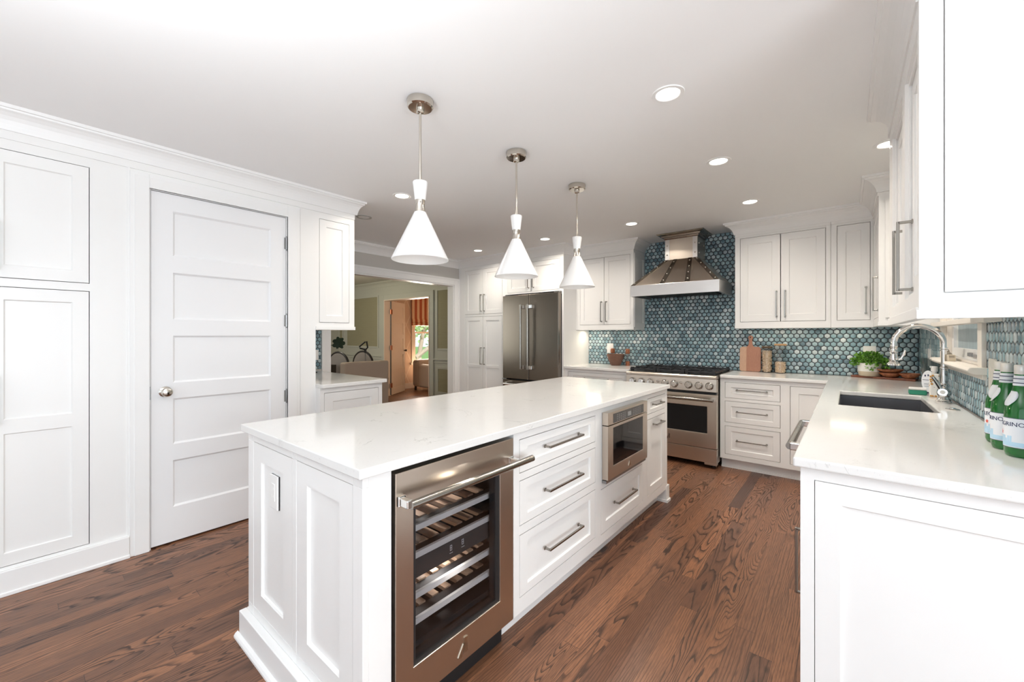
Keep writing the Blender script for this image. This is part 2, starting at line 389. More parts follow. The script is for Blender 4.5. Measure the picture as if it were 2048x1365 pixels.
# ------------------------------------------------------------------ cabinet builders
def shaker(parent, M, u0, u1, v0, v1, name='door', st=0.06, rail=None, w=0.0, th=0.02, rec=0.009, mids=(), mat=WHITE, g=0.0035):
    u0 += g; u1 -= g; v0 += g; v1 -= g; rail = rail or st
    b = MB(); us = [u0, u0+st, u1-st, u1]; vs = [v0, v0+rail]; holes = []; lo = v0+rail
    for a, c in list(mids)+[(v1-rail, v1)]:
        holes.append((u0+st, u1-st, lo, a)); vs += [a, c]; lo = c
    b.box(u0, u1, v0, v1, w-th, w-rec, M)
    b.cells(us, sorted(set(vs)), holes, w-rec, w, M)
    # sloped sticking round each recessed panel
    for h in holes:
        k = 0.005; a, c, d, e = h
        P4 = [(a, d), (c, d), (c, e), (a, e)]; Q4 = [(a+k, d+k), (c-k, d+k), (c-k, e-k), (a+k, e-k)]
        for i in range(4):
            j = (i+1) % 4
            b.add([(*P4[i], w-rec+0.004), (*P4[j], w-rec+0.004), (*Q4[j], w-rec+0.0002), (*Q4[i], w-rec+0.0002), (*P4[i], w-rec), (*P4[j], w-rec)], [(0, 1, 2, 3), (0, 4, 5, 1), (3, 2, 5, 4)], M)
    return b.build(name, mat, parent)
def pull(parent, M, uc, vc, L, vert=False, w=0.0, proj=0.036, mat=PULL, t=0.0095):
    b = MB()
    if vert:
        b.box(uc-t/2, uc+t/2, vc-L/2, vc+L/2, w+proj-t, w+proj, M)
        for s_ in (-1, 1):
            q = vc+s_*(L/2-t/2); b.box(uc-t/2, uc+t/2, q-t/2, q+t/2, w, w+proj-t/2, M); b.box(uc-t*.8, uc+t*.8, q-t*.8, q+t*.8, w, w+0.005, M)
    else:
        b.box(uc-L/2, uc+L/2, vc-t/2, vc+t/2, w+proj-t, w+proj, M)
        for s_ in (-1, 1):
            q = uc+s_*(L/2-t/2); b.box(q-t/2, q+t/2, vc-t/2, vc+t/2, w, w+proj-t/2, M); b.box(q-t*.8, q+t*.8, vc-t*.8, vc+t*.8, w, w+0.005, M)
    return b.build('handle', mat, parent, bevel=0.0015)
def carcass(parent, M, u0, u1, v0, v1, depth, holes, extra=None, name='body', t=0.016, mat=WHITE, fw=0.0):
    b = MB(); us = sorted({u0, u1, *[h[0] for h in holes], *[h[1] for h in holes]}); vs = sorted({v0, v1, *[h[2] for h in holes], *[h[3] for h in holes]})
    b.cells(us, vs, holes, fw-0.022, fw, M)
    for a, c, d, e, f, g in ((u0, u0+t, v0, v1, -depth, fw-.022), (u1-t, u1, v0, v1, -depth, fw-.022), (u0+t, u1-t, v0, v0+t, -depth, fw-.022), (u0+t, u1-t, v1-t, v1, -depth, fw-.022), (u0+t, u1-t, v0+t, v1-t, -depth, -depth+t)):
        b.box(a, c, d, e, f, g, M)
    if extra: extra(b)
    return b.build(name, mat, parent)

# ------------------------------------------------------------------ the setting
XL, XW, YB, XD = -3.262, 0.489, 5.032, -4.66    # left millwork face, right wall, range wall, doorway wall
struct(MB().box(-9.6, 3.2, -3.2, 8.2, -0.1, 0).build('floor', FLOOR))
struct(MB().box(-4.78, 3.2, -3.2, YB+.12, H, H+.1).build('ceiling', CEIL))
struct(MB().box(-4.66, XW+.12, YB, YB+.12, 0, H).build('wall_back', GREYW))
# right wall with the window opening over the sink
WY0, WY1, WZ0, WZ1 = 2.86, 3.80, 1.155, 2.12
b = MB().cells([1.62, WY0, WY1, YB], [0, WZ0, WZ1, H], [(WY0, WY1, WZ0, WZ1)], -0.12, 0, FXn(XW)); struct(b.build('wall_right', GREYW))
# breakfast corner behind and right of the camera
struct(MB().box(XW, 3.1, 1.62, 1.74, 0, H).build('wall_breakfast', GREYW))
struct(MB().cells([-3.2, -2.3, 0.9, 1.74], [0, 0.35, 2.35, H], [(-2.3, 0.9, 0.35, 2.35)], -0.12, 0, FXn(3.0)).build('wall_side', GREYW))
struct(MB().cells([-3.4, -2.3, 2.9, 3.1], [0, 0.02, 2.35, H], [(-2.3, 2.9, 0.02, 2.35)], -0.12, 0, FYp(-2.8)).build('wall_rear', GREYW))
for nm, M, u0, u1, v0, v1, n in (('window_2', FXn(3.0), -2.3, 0.9, 0.35, 2.35, 4), ('window_3', FYp(-2.8), -2.3, 2.9, 0.02, 2.35, 5)):
    b = MB(); st = 0.05
    for k in range(n+1):
        q = u0+(u1-u0-st)*k/n; b.box(q, q+st, v0, v1, -0.08, -0.03, M)
    b.box(u0, u1, v0, v0+.08, -0.08, -0.03, M); b.box(u0, u1, v1-.06, v1, -0.08, -0.03, M)
    o = struct(b.build(nm, TRIM))
# left millwork wall: a continuous panelled face with the doorway cut in it
DY0, DY1, DZ = 0.530, 1.302, 2.180
struct(MB().box(-3.2, -.56, 0, H, -.12, 0, FXp(XL)).build('wall_left_rear', WHITE)); struct(MB().box(-.56, .312, 2.285, H, -.12, .008, FXp(XL)).build('trim_12', WHITE))
b = MB().cells([0.312, DY0, DY1, 1.412, 1.523], [0, DZ+.004, 2.285, H], [(DY0-.003, DY1+.003, 0, DZ+.004)], -0.12, 0, FXp(XL))
b.box(0.312, 1.523, 2.285, H, 0, 0.008, FXp(XL))
struct(b.build('wall_left', WHITE))
struct(MB().box(-3.2, 1.523, 0, H, -0.6, -0.58, FXp(XL)).build('wall_closet', WHITE))
struct(MB().box(-3.90, XL-.12, 1.49, 1.523, 0, H).build('wall_niche', WHITE))
# casing round the door, moulded in three steps
b = MB()
for k, (o, t) in enumerate(((0.095, 0.012), (0.075, 0.018), (0.018, 0.014))):
    for u0, u1, v0, v1 in ((DY0-o, DY0-.008, 0, DZ+o*.95), (DY1+.008, DY1+o, 0, DZ+o*.95), (DY0-.008, DY1+.008, DZ+.008, DZ+o*.95)):
        b.box(u0, u1, v0, v1, 0, t, FXp(XL))
struct(b.build('trim_1', TRIM, bevel=0.002))
# plain filler panel between the tall cabinet and the casing, with its flat frame lines
b = MB(); M = FXp(XL)
b.box(0.425, 0.437, 0.115, 2.285, 0, .006, M); b.box(1.405, 1.412, 0, 2.285, 0, .004, M)
struct(b.build('trim_2', TRIM))
struct(MB().box(-0.56, 0.434, 0, 0.125, 0, 0.020, M).box(-.56, .436, 0, .02, 0, .027, M).build('baseboard_left', TRIM, bevel=0.004))
CROWN = [(0, H-.115), (.012, H-.115), (.014, H-.100), (.019, H-.085), (.028, H-.066), (.042, H-.048), (.060, H-.034), (.078, H-.026), (.080, H-.018), (.092, H-.016), (.094, H), (0, H)]
LOWCROWN = [(0, H-.113), (.008, H-.113), (.010, H-.102), (.014, H-.085), (.020, H-.066), (.029, H-.048), (.041, H-.034), (.053, H-.026), (.055, H-.018), (.064, H-.016), (.066, H), (0, H)]
struct(MB().sweep([(XL+.008, -3.1), (XL+.008, 1.862), (-3.66, 1.862)], LOWCROWN).build('trim_3', TRIM))
# doorway wall with the wide cased opening into the dining room
OY0, OY1, OZ = 2.34, 4.275, 2.062
struct(MB().cells([0.9, OY0, OY1, 5.15], [0, OZ, H], [(OY0, OY1, 0, OZ)], -0.12, 0, FXp(XD)).build('wall_doorway', GREYW))
b = MB(); M = FXp(XD)
for u0, u1, v0, v1 in ((OY0-.098, OY0-.004, 0, OZ+.098), (OY1+.004, OY1+.098, 0, OZ+.098), (OY0-.004, OY1+.004, OZ+.004, OZ+.098)):
    b.box(u0, u1, v0, v1, 0, .018, M)
for u0, u1, v0, v1 in ((OY0-.102, OY0-.075, 0, OZ+.102), (OY1+.075, OY1+.102, 0, OZ+.102), (OY0-.075, OY1+.075, OZ+.075, OZ+.102)):
    b.box(u0, u1, v0, v1, 0, .026, M)
for u0, u1, v0, v1 in ((OY0-.004, OY0+.012, 0, OZ+.004), (OY1-.012, OY1+.004, 0, OZ+.004), (OY0+.012, OY1-.012, OZ-.012, OZ+.004)):
    b.box(u0, u1, v0, v1, -.125, .004, M)
struct(b.build('trim_4', TRIM, bevel=0.002))
struct(MB().sweep([(XD, 0.95), (XD, 4.38), (-2.757, 4.38), (-2.757, 4.691), (-1.975, 4.691), (-1.975, YB)], CROWN).build('trim_5', TRIM))
struct(MB().sweep([(-.894, YB), (-.894, 4.691), (.17, 4.691), (.17, 3.94), (XW, 3.94)], CROWN).build('trim_6', TRIM))
struct(MB().sweep([(XW, 2.77), (.17, 2.77), (.17, 1.678), (XW, 1.678)], CROWN).build('trim_7', TRIM))

# ------------------------------------------------------------------ glazed hexagon splashback
def hexwall(name, M, u0, u1, v0, v1, keep):
    DX, DZ_ = 0.0486, 0.0405; R = 0.0272; b = MB(); n = 0; row = 0; v = v0+0.012
    cl = lambda x, a, c: min(max(x, a), c)
    while v-R < v1:
        u = u0+(0.5*DX if row % 2 else 0)
        while u-R < u1+R:
            if keep(u, v):
                ring = [(math.cos(PI/6+k*PI/3), math.sin(PI/6+k*PI/3)) for k in range(6)]
                sx, sz = 0.0405/1.732, 0.0228
                lo = [(cl(u+x*sx, u0, u1), cl(v+y*sz, v0, v1), 0.0) for x, y in ring]
                md = [(cl(u+x*sx*.97, u0, u1), cl(v+y*sz*.98, v0, v1), 0.0016) for x, y in ring]
                hi = [(cl(u+x*sx*.80, u0, u1), cl(v+y*sz*.84, v0, v1), 0.0030) for x, y in ring]
                if max(p[0] for p in lo)-min(p[0] for p in lo) > .008 and max(p[1] for p in lo)-min(p[1] for p in lo) > .006:
                    fs = [list(range(12, 18))]
                    for k in range(6):
                        j = (k+1) % 6; fs += [(k, j, 6+j, 6+k), (6+k, 6+j, 12+j, 12+k)]
                    b.add(lo+md+hi, fs, M)
            u += DX
        v += DZ_; row += 1
    o = b.build(name, TILE, None, smooth=False); o.data.polygons.foreach_set('use_smooth', [True]*len(o.data.polygons)); o.data.set_sharp_from_angle(angle=1.0)
    return o
YT = YB-0.006
g1 = struct(MB().box(-2.757, XW-.006, T, H, 0, 0.006, FYn(YB)).build('wall_splashback', GROUT))
h1 = hexwall('hexagon_tiles', FYn(YT), -2.757, XW-.008, T+.002, H-.002, lambda u, v: not (u < -2.0 and v > 1.41) and not (u > -.87 and v > 1.41)); h1.parent = g1
XT = XW-0.006
b = MB().cells([1.60, WY0-.06, WY1+.06, YB-.006], [T, 1.12, 1.5], [(WY0-.06, WY1+.06, 1.12, 1.5)], 0, .006, FXn(XW))
g2 = struct(b.build('wall_side_splashback', GROUT))
h2 = hexwall('hexagon_tiles', FXn(XT), 1.62, YB-.008, T+.002, 1.47, lambda u, v: not (WY0-.085 < u < WY1+.085 and v > 1.105)); h2.parent = g2

# ------------------------------------------------------------------ window over the sink
b = MB(); M = FXn(XW)
for u0, u1, v0, v1 in ((WY0-.075, WY0, 1.155, WZ1+.08), (WY1, WY1+.075, 1.155, WZ1+.08), (WY0, WY1, WZ1, WZ1+.08)):
    b.box(u0, u1, v0, v1, 0, .022, M)
for u0, u1, v0, v1 in ((WY0, WY0+.02, WZ0, WZ1), (WY1-.02, WY1, WZ0, WZ1), (WY0+.02, WY1-.02, WZ1-.02, WZ1), (WY0+.02, WY1-.02, WZ0, WZ0+.012)):
    b.box(u0, u1, v0, v1, -.12, 0, M)
win = struct(b.build('window_1', P('cream_window_paint', (0.83, 0.78, 0.71), 0.4), bevel=.002))
b = MB()
b.prism([(-.12, 1.155), (-.12, 1.122), (.045, 1.122), (.062, 1.130), (.070, 1.140), (.062, 1.153), (.05, 1.155)], WY0-.10, WY1+.10, lambda o, z, u: (XW-o, u, z))
b.box(WY0-.085, WY1+.085, 1.098, 1.122, 0, .02, M)
b.build('window_sill', win.data.materials[0], win, bevel=.003)
b = MB(); s0, s1, z0, z1 = WY0+.03, WY1-.03, WZ0+.02, WZ1-.025
for u0, u1, v0, v1 in ((s0, s0+.05, z0, z1), (s1-.05, s1, z0, z1), (s0+.05, s1-.05, z0, z0+.05), (s0+.05, s1-.05, z1-.05, z1)): b.box(u0, u1, v0, v1, -.06, -.02, M)
sash = b.build('sash', TRIM, win, bevel=.002)
MB().box(s0+.05, s1-.05, z0+.05, z1-.05, -.045, -.04, M).build('pane', FROST, win)
MB().box(3.12, 3.20, z0+.012, z0+.026, -.02, -.004, M).box(3.14, 3.18, z0+.016, z0+.036, -.01, .006, M).build('window_latch', GREYM, win, bevel=.002)

# ------------------------------------------------------------------ panelled door on the left
M = FXp(XL-.003)
b = MB(); z0, z1 = 0.012, DZ; u0, u1 = DY0+.002, DY1-.002
pz = [(0.226, 0.518), (0.619, 0.905), (1.004, 1.298), (1.399, 1.692), (1.796, 2.076)]
vs = sorted({z0, z1, *[q for p in pz for q in p]}); hs = [(u0+.104, u1-.102, *p) for p in pz]
b.box(u0, u1, z0, z1, -.035, -.012, M); b.cells([u0, u0+.104, u1-.102, u1], vs, hs, -.012, 0, M)
for a, c, d, e in hs:
    k = .011; P4 = [(a, d), (c, d), (c, e), (a, e)]; Q4 = [(a+k, d+k), (c-k, d+k), (c-k, e-k), (a+k, e-k)]
    for i in range(4):
        j = (i+1) % 4; b.add([(*P4[i], -.003), (*P4[j], -.003), (*Q4[j], -.0115), (*Q4[i], -.0115), (*P4[i], -.012), (*P4[j], -.012)], [(0, 1, 2, 3), (0, 4, 5, 1), (3, 2, 5, 4)], M)
d1 = struct(b.build('door_1', DOORW))
b = MB(); kb = lambda x, y, z: (XL-.003+z, 0.598+x, 0.952+y)
b.lathe([(0, 0), (.032, 0), (.032, .004), (.024, .009), (.014, .012), (.011, .028), (.018, .036), (.027, .044), (.029, .054), (.024, .064), (.012, .069), (0, .070)], 28, M=lambda x, y, z: kb(x, y*1.0, z))
b.build('door_knob', NICKEL, d1)
for z in (1.990, 1.410, 0.846):
    b = MB(); b.tube([(XL+.003, DY1+.002, z-.045), (XL+.003, DY1+.002, z+.045)], .0065, 10); b.ball((XL+.003, DY1+.002, z+.049), .005, .005, .005, 8, 6); b.ball((XL+.003, DY1+.002, z-.049), .005, .005, .005, 8, 6); b.box(DY1-.012, DY1+.014, z-.042, z+.042, -.012, -.008, FXp(XL+.009)); b.build('hinge', GREYM, d1)
MB().box(DY0-.006, DY0-.001, .91, .99, -.01, .002, FXp(XL)).build('strike_plate', GREYM, d1)

# ------------------------------------------------------------------ tall cabinet at the left edge
t = thing('tall_cabinet', 'tall white two-tier pantry cupboard left of the panelled door', 'cabinet', (XL-.3, -.12, 0))
M = FXp(XL); hol = [(-.503, -.0985, .140, 1.546), (-.0945, .272, .140, 1.546), (-.503, -.0985, 1.588, 2.235), (-.0945, .272, 1.588, 2.235)]
carcass(t, M, -.56, .312, 0, 2.285, .56, hol)
for h in hol:
    low = h[3] < 1.6
    d = shaker(t, M, *h, mids=[(.806, .877)] if low else (), st=.062)
    u = h[1]-.035 if h[0] < -.2 else h[0]+.045
    pull(d, M, u, .975 if low else 1.75, .236, True)

# ------------------------------------------------------------------ hutch at the end of the left run
t = thing('wall_cabinet', 'narrow white upper cupboard with one door, right of the panelled door', 'cabinet', (XL-.16, 1.69, 1.345))
M = FXp(XL)
carcass(t, M, 1.523, 1.852, 1.365, H-.01, .33, [(1.552, 1.806, 1.402, 2.235)], lambda b: (b.box(1.523, 1.852, 2.285, H-.01, 0, .008, M), b.box(1.523, 1.857, 1.345, 1.372, -.33, .008, M)))
shaker(t, M, 1.552, 1.806, 1.402, 2.235, st=.055)
t = thing('base_cabinet', 'white base cupboard with framed door beneath the bar counter on the left', 'cabinet', (-3.6, 1.8, 0))
M = FXp(-3.19)
carcass(t, M, 1.523, 2.075, 0.10, T-.03, 1.38, [(1.556, 2.04, .13, .845)], lambda b: b.box(1.523, 2.075, 0, .10, -1.38, -.06, M))
d = shaker(t, M, 1.556, 2.04, .13, .845, st=.07)
tag(MB().box(-4.655, -3.155, 1.525, 2.103, T-.03, T).build('countertop', QUARTZ, bevel=.004), 'small white quartz bar counter on the left beside the doorway', 'countertop')
tag(MB().box(-4.50, -4.20, 1.62, 1.98, T, T+.012).build('tray', BLACK, bevel=.004), 'dark tray lying on the small bar counter', 'tray')
# tiles and a switch plate where the bar counter meets the doorway wall
g3 = struct(MB().box(1.54, OY0-.105, T, 1.40, 0, .006, FXp(XD)).build('wall_bar_splashback', GROUT))
h3 = hexwall('hexagon_tiles', FXp(XD+.006), 1.54, OY0-.107, T+.002, 1.40, lambda u, v: True); h3.parent = g3
t = tag(MB().box(2.155, 2.200, 1.02, 1.135, .013, .020, FXp(XD)).build('switch_plate', PLASTIC, bevel=.002), 'white switch plate on the dark tiles above the bar counter', 'switch plate')

# ------------------------------------------------------------------ recessed ceiling lamps
OFFRING = P('grey_trim_ring', (.40, .39, .38), .4)
def downlight(x, y, label, on=True, power=68):
    t = thing('ceiling_light', label, 'ceiling light', (x, y, H), 'recessed ceiling lights')
    MB().lathe([(.052, -.001), (.056, -.004), (.072, -.004), (.074, -.0005), (.074, 0), (.052, 0)], 32, (x, y, H)).build('trim_ring', LAMPW if on else OFFRING, t)
    MB().lathe([(0, -.0012), (.054, -.0012), (.054, -.0002), (0, -.0002)], 32, (x, y, H)).build('lens', LENS if on else LAMPW, t)
    if on:
        d = bpy.data.lights.new('lamp', 'AREA'); d.shape = 'DISK'; d.size = .10; d.energy = power; d.spread = 2.7; d.color = (1.0, .91, .80)
        o = bpy.data.objects.new('lamp', d); C.objects.link(o); o.location = (0, 0, -.02); o.parent = t
k = .992
LL = [(-.662, 1.976, 'lit recessed light nearest the camera, between the island and the right cabinets'), (-.661, 2.954, 'lit recessed light over the aisle, second from the front'), (-.652, 4.023, 'lit recessed light in front of the right upper cupboards, near the range'),
      (-1.725, 4.044, 'lit recessed light in front of the hood, left of it'), (-2.797, 4.031, 'lit recessed light in front of the refrigerator'), (-3.88, 4.003, 'lit recessed light in front of the tall pantry by the doorway'),
      (-2.839, 2.033, 'lit recessed light left of the front pendant lamp'), (-3.635, 2.165, 'unlit recessed light beside the end of the left crown moulding'), (.19, 3.332, 'lit recessed light above the sink window')]
for i, (x, y, l) in enumerate(LL): downlight(x*k, y*k, l, on=(i != 7), power={0: 5, 1: 14, 2: 4.5, 3: 6, 4: 8.5, 5: 5.5, 6: 6.5, 8: 5}.get(i, 8))

# ------------------------------------------------------------------ pendants
PL = ['white cone pendant lamp hanging over the near end of the island', 'white cone pendant lamp over the middle of the island', 'white cone pendant lamp over the far end of the island, smallest looking']
x, y = -1.602, 1.252
t = thing('pendant_lamp', PL[0], 'pendant lamp', (x, y, H), 'cone pendants over the island')
MB().lathe([(0, 0), (.062, 0), (.064, -.004), (.062, -.034), (.056, -.040), (.020, -.041), (.018, -.060), (.012, -.064), (0, -.064)], 36, (x, y, H)).build('canopy', NICKEL, t)
MB().lathe([(.0062, -.06), (.0062, -.395)], 14, (x, y, H)).build('rod', NICKEL, t)
MB().lathe([(0, 2.044), (.034, 2.044), (.036, 2.040), (.0255, 1.955), (0, 1.955)], 32, (x, y, 0)).build('sleeve', LAMPW, t)
b = MB().lathe([(.0235, 1.957), (.0215, 1.938), (.0215, 1.925), (.026, 1.897), (.0, 1.897)], 32, (x, y, 0))
for k_ in range(3): b.ball((x+.0225*math.cos(k_*2.1-.6), y+.0225*math.sin(k_*2.1-.6), 1.942), .004, .004, .004, 8, 6)
b.build('collar', NICKEL, t)
MB().lathe([(.020, 1.898), (.0275, 1.897), (.136, 1.668), (.1345, 1.665), (.131, 1.668), (.024, 1.892), (.020, 1.893)], 48, (x, y, 0)).build('shade', LAMPW, t)
MB().ball((x, y, 1.80), .026, .026, .035, 16, 10).build('bulb', P('bulb_glass', (.8, .8, .78), .2), t)
dup(t, (-1.595, 1.987, H), PL[1]); dup(t, (-1.588, 2.712, H), PL[2])

# ------------------------------------------------------------------ the island
IX, IB = -1.096, -2.008
M = FXp(IX); D = IX-IB
def emblem(parent, M, u, v, s=1.0):
    b = MB(); b.prism([(u-.004*s, v-.030*s), (u+.016*s, v-.022*s), (u+.016*s, v+.034*s), (u-.004*s, v+.034*s)], 0, .004, M)
    b.prism([(u-.034*s, v-.028*s), (u-.016*s, v-.038*s), (u-.006*s, v-.012*s), (u-.006*s, v+.012*s)], 0, .003, M)
    return b.build('emblem', NICKEL, parent)
t = thing('island_end_panel', 'white panelled island end with two framed panels, nearest the camera', 'island panel', (-1.55, .69, 0))
ME = FYn(.648); P1 = (-1.951, -1.570, .152, .851); P2 = (-1.537, -1.151, .152, .851)
b = MB().cells(sorted({IB, IX, *P1[:2], *P2[:2]}), [0, .152, .851, T-.03], [P1, P2], -.02, 0, ME)
b.box(IB, IX, 0, T-.03, -.098, -.02, ME); b.build('body', WHITE, t, bevel=.0015)
for p in (P1, P2): shaker(t, ME, *p, name='framed_panel', st=.080, rail=.072, g=.002, w=-.001, th=.018, rec=.012)
b = MB(); b.box(IB-.022, IX+.0, 0, .115, 0, .029, ME); b.box(IB-.022, IB, 0, .115, -.098, 0, ME)
b.build('plinth', TRIM, t, bevel=.003)
b = MB(); b.prism([(0, 0), (.016, 0), (.0155, .008), (.010, .016), (0, .022)], IB-.036, IX, lambda o, z, u: (u, .619-o, z)); b.prism([(0, 0), (.016, 0), (.0155, .008), (.010, .016), (0, .022)], .619, .746, lambda o, z, u: (IB-.022-o, u, z))
b.build('shoe_moulding', TRIM, t)
t2 = thing('outlet_plate', 'white outlet plate on the island end panel', 'outlet', (-1.748, .66, .68))
MO = FYn(.661)
MB().box(-1.786, -1.711, .617, .748, 0, .003, MO).build('gasket', BLACK, t2)
MB().box(-1.788, -1.714, .617, .749, .003, .010, MO).build('plate', PLASTIC, t2, bevel=.002)
b = MB().box(-1.768, -1.734, .650, .716, .010, .012, MO)
for z in (.668, .698): b.box(-1.760, -1.758, z-.005, z+.005, .012, .0125, MO).box(-1.745, -1.743, z-.005, z+.005, .012, .0125, MO)
b.build('socket', PLASTIC, t2)

def drawers(t, M, rows, u0, u1, L, **k):
    for v0, v1 in rows:
        d = shaker(t, M, u0, u1, v0, v1, name='drawer', **k)
        pull(d, M, (u0+u1)/2, (v0+v1)/2+.006, L)
toe = lambda u0, u1: (lambda b: b.box(u0, u1, 0, .10, -.09, -.066, M))
t = thing('drawer_cabinet', 'white three-drawer island cabinet between the wine cooler and microwave', 'cabinet', (-1.5, 1.72, 0))
rows = [(.703, .851), (.475, .672), (.165, .437)]
carcass(t, M, 1.346, 2.105, .10, T-.03, D, [(1.386, 2.075, a, c) for a, c in rows], toe(1.346, 2.105))
drawers(t, M, rows, 1.386, 2.075, .315, st=.055, rail=.036)
t = thing('microwave_cabinet', 'white island cabinet holding the microwave above one wide drawer', 'cabinet', (-1.5, 2.45, 0))
carcass(t, M, 2.105, 2.792, .10, T-.03, D, [(2.158, 2.731, .450, .85), (2.14, 2.76, .152, .415)], toe(2.105, 2.792))
drawers(t, M, [(.152, .415)], 2.14, 2.76, .285, st=.058, rail=.058)
t = thing('end_cabinet', 'white island cabinet with one drawer over a narrow door, nearest the range', 'cabinet', (-1.5, 3.02, 0))
hs = [(2.842, 3.2, .737, .851), (2.842, 3.2, .158, .702)]
def ex(b):
    b.box(2.792, 3.252, 0, .10, -.09, -.066, M); b.box(3.222, 3.285, 0, .125, -.08, .006, M); b.box(3.214, 3.29, 0, .02, -.08, .016, M)
carcass(t, M, 2.792, 3.252, .10, T-.03, D, hs, ex)
drawers(t, M, [(.737, .851)], 2.842, 3.2, .17, st=.05, rail=.028)
d = shaker(t, M, *hs[1], st=.055); pull(d, M, 3.03, .655, .17)
b = MB().box(-2.042, -1.079, .629, 3.266, T-.03, T)
tag(b.build('countertop', QUARTZ, bevel=.003), 'long white quartz worktop of the island', 'countertop')

# ------------------------------------------------------------------ wine cooler
t = thing('wine_cooler', 'stainless under-counter wine cooler with glass door in the island', 'wine cooler', (-1.4, 1.044, 0))
M = FXp(-1.09); y0, y1, z0, z1 = .757, 1.338, .104, .868
b = MB()
for a in ((y0+.005, y0+.02, .09, z1, -.60, -.045), (y1-.02, y1-.005, .09, z1, -.60, -.045), (y0+.02, y1-.02, .09, .12, -.60, -.045), (y0+.02, y1-.02, z1-.03, z1, -.60, -.045), (y0+.02, y1-.02, .12, z1-.03, -.60, -.58)): b.box(*a, M)
b.box(y0+.02, y1-.02, 0.0, .09, -.55, -.05, M); b.build('body', BLACK, t)
b = MB(); wn = (.826, 1.253, .222, .749)
b.cells([y0, wn[0], wn[1], y1], [z0, wn[2], wn[3], z1], [wn], -.042, 0, M); dr = b.build('door', STEEL, t, bevel=.002, merge=True)
b = MB()
for a in ((wn[0], wn[0]+.012, wn[2], wn[3]), (wn[1]-.022, wn[1], wn[2], wn[3]), (wn[0]+.012, wn[1]-.022, wn[2], wn[2]+.014), (wn[0]+.012, wn[1]-.022, wn[3]-.012, wn[3])): b.box(*a, -.04, -.006, M)
b.build('gasket', BLACK, dr)
MB().box(wn[0]+.003, wn[1]-.003, wn[2]+.003, wn[3]-.003, -.012, -.008, M).build('pane', TGLASS, dr)
b = MB(); b.tube([(-1.033, .772, .781), (-1.033, 1.396, .781)], .0135, 18); b.build('handle', PULL, dr)
for u in (.772, 1.312): MB().box(u-.009, u+.012, .768, .794, 0, .052, M).box(u-.012, u+.016, .764, .798, 0, .012, M).build('handle_bracket', CHROME, dr, bevel=.003)
e = emblem(t, M, 1.052, .160, .95)
SHELFM = P('satin_shelf_front', (.62, .61, .58), .35)
for k_, z in enumerate((.712, .632, .538, .400, .312, .236)):
    b = MB().box(y0+.05, y1-.05, z, z+.020, -.062, -.05, M); sh = b.build('shelf', SHELFM if z > .25 else BLACK, t)
    b = MB().box(y0+.03, y1-.03, z-.004, z+.006, -.115, -.062, M); b.build('shelf_lip', BLACK, sh)
    if k_ < 5:
        b = MB()
        for q in range(8): b.box(y0+.055+q*.062, y0+.085+q*.062, z-.002, z+.012, -.52, -.115, M)
        b.build('slats', W_SLAT, sh)
b = MB().box(y0+.03, y1-.03, .468, .536, -.075, -.055, M); cp = b.build('control_strip', DKGREY, t)
DISP = P('pale_display', (.6, .6, .62), .4)
for q, u in enumerate((1.03, 1.09)):
    b = MB()
    b.box(u, u+.016, .488, .490, -.055, -.0545, M)
    for z in (.498, .507, .516): b.box(u+.002, u+.012, z, z+.0022, -.055, -.0545, M)
    b.box(u+.002, u+.004, .498, .517, -.055, -.0545, M); b.box(u+.010, u+.012, .498, .517, -.055, -.0545, M)
    b.build('temperature_display', DISP, cp)
STREAK = P('painted_led_streak', (.72, .75, .80), .35)  # bright LED streaks put into a pale colour, the strips do not glow
for z in (.655, .575, .43, .345, .27): MB().box(y1-.034, y1-.0205, z, z+.05, -.10, -.07, M).build('led_streak_strip', STREAK, t)
d = bpy.data.lights.new('cooler_fill', 'AREA'); d.shape = 'RECTANGLE'; d.size = .4; d.size_y = .05; d.energy = 2.0; d.color = (1, .95, .88)  # added fills inside the cooler, no lamp seen; they brighten the shelves
o = bpy.data.objects.new('cooler_fill', d); C.objects.link(o); o.parent = t; o.location = (.18, 0, .83)
o2 = o.copy(); o2.data = d.copy(); o2.data.energy = 1.2; C.objects.link(o2); o2.location = (.18, 0, .462)

# ------------------------------------------------------------------ microwave drawer
t = thing('microwave_oven', 'stainless drawer-style microwave with black window built into the island', 'microwave', (-1.3, 2.444, .46))
M = FXp(-1.056); y0, y1 = 2.15, 2.739
MB().box(2.165, 2.724, .47, .845, -.45, -.04, M).build('body', BLACK, t)
b = MB().box(y0, y1, .783, .856, -.038, 0, M); p_ = b.build('control_panel', STEEL, t, bevel=.002)
MB().box(2.217, 2.671, .789, .843, 0, .0015, M).build('control_glass', DKGREY, p_)
b = MB().box(2.418, 2.466, .801, .827, .0015, .0022, M).build('display', P('lcd_grey', (.25, .25, .25), .3), p_)
LEG = P('pale_legend', (.30, .29, .28), .4)
for u in (2.265, 2.50):
    b = MB()
    for i in range(5):
        for j in range(4): b.box(u+i*.026, u+.012+i*.026, .797+j*.0105, .7995+j*.0105, .0015, .002, M)
    b.build('keypad', LEG, p_)
b = MB().cells([y0, 2.217, 2.667, y1], [.470, .541, .762, .779], [(2.217, 2.667, .541, .762)], -.038, 0, M); dr = b.build('door', STEEL, t, bevel=.002, merge=True)
MB().box(2.215, 2.669, .539, .764, -.012, -.003, M).build('pane', BGLASS, dr)
emblem(dr, M, 2.446, .506, .55)
MB().box(2.15, 2.74, .449, .466, -.038, -.012, M).build('drip_ledge', GREYM, t)

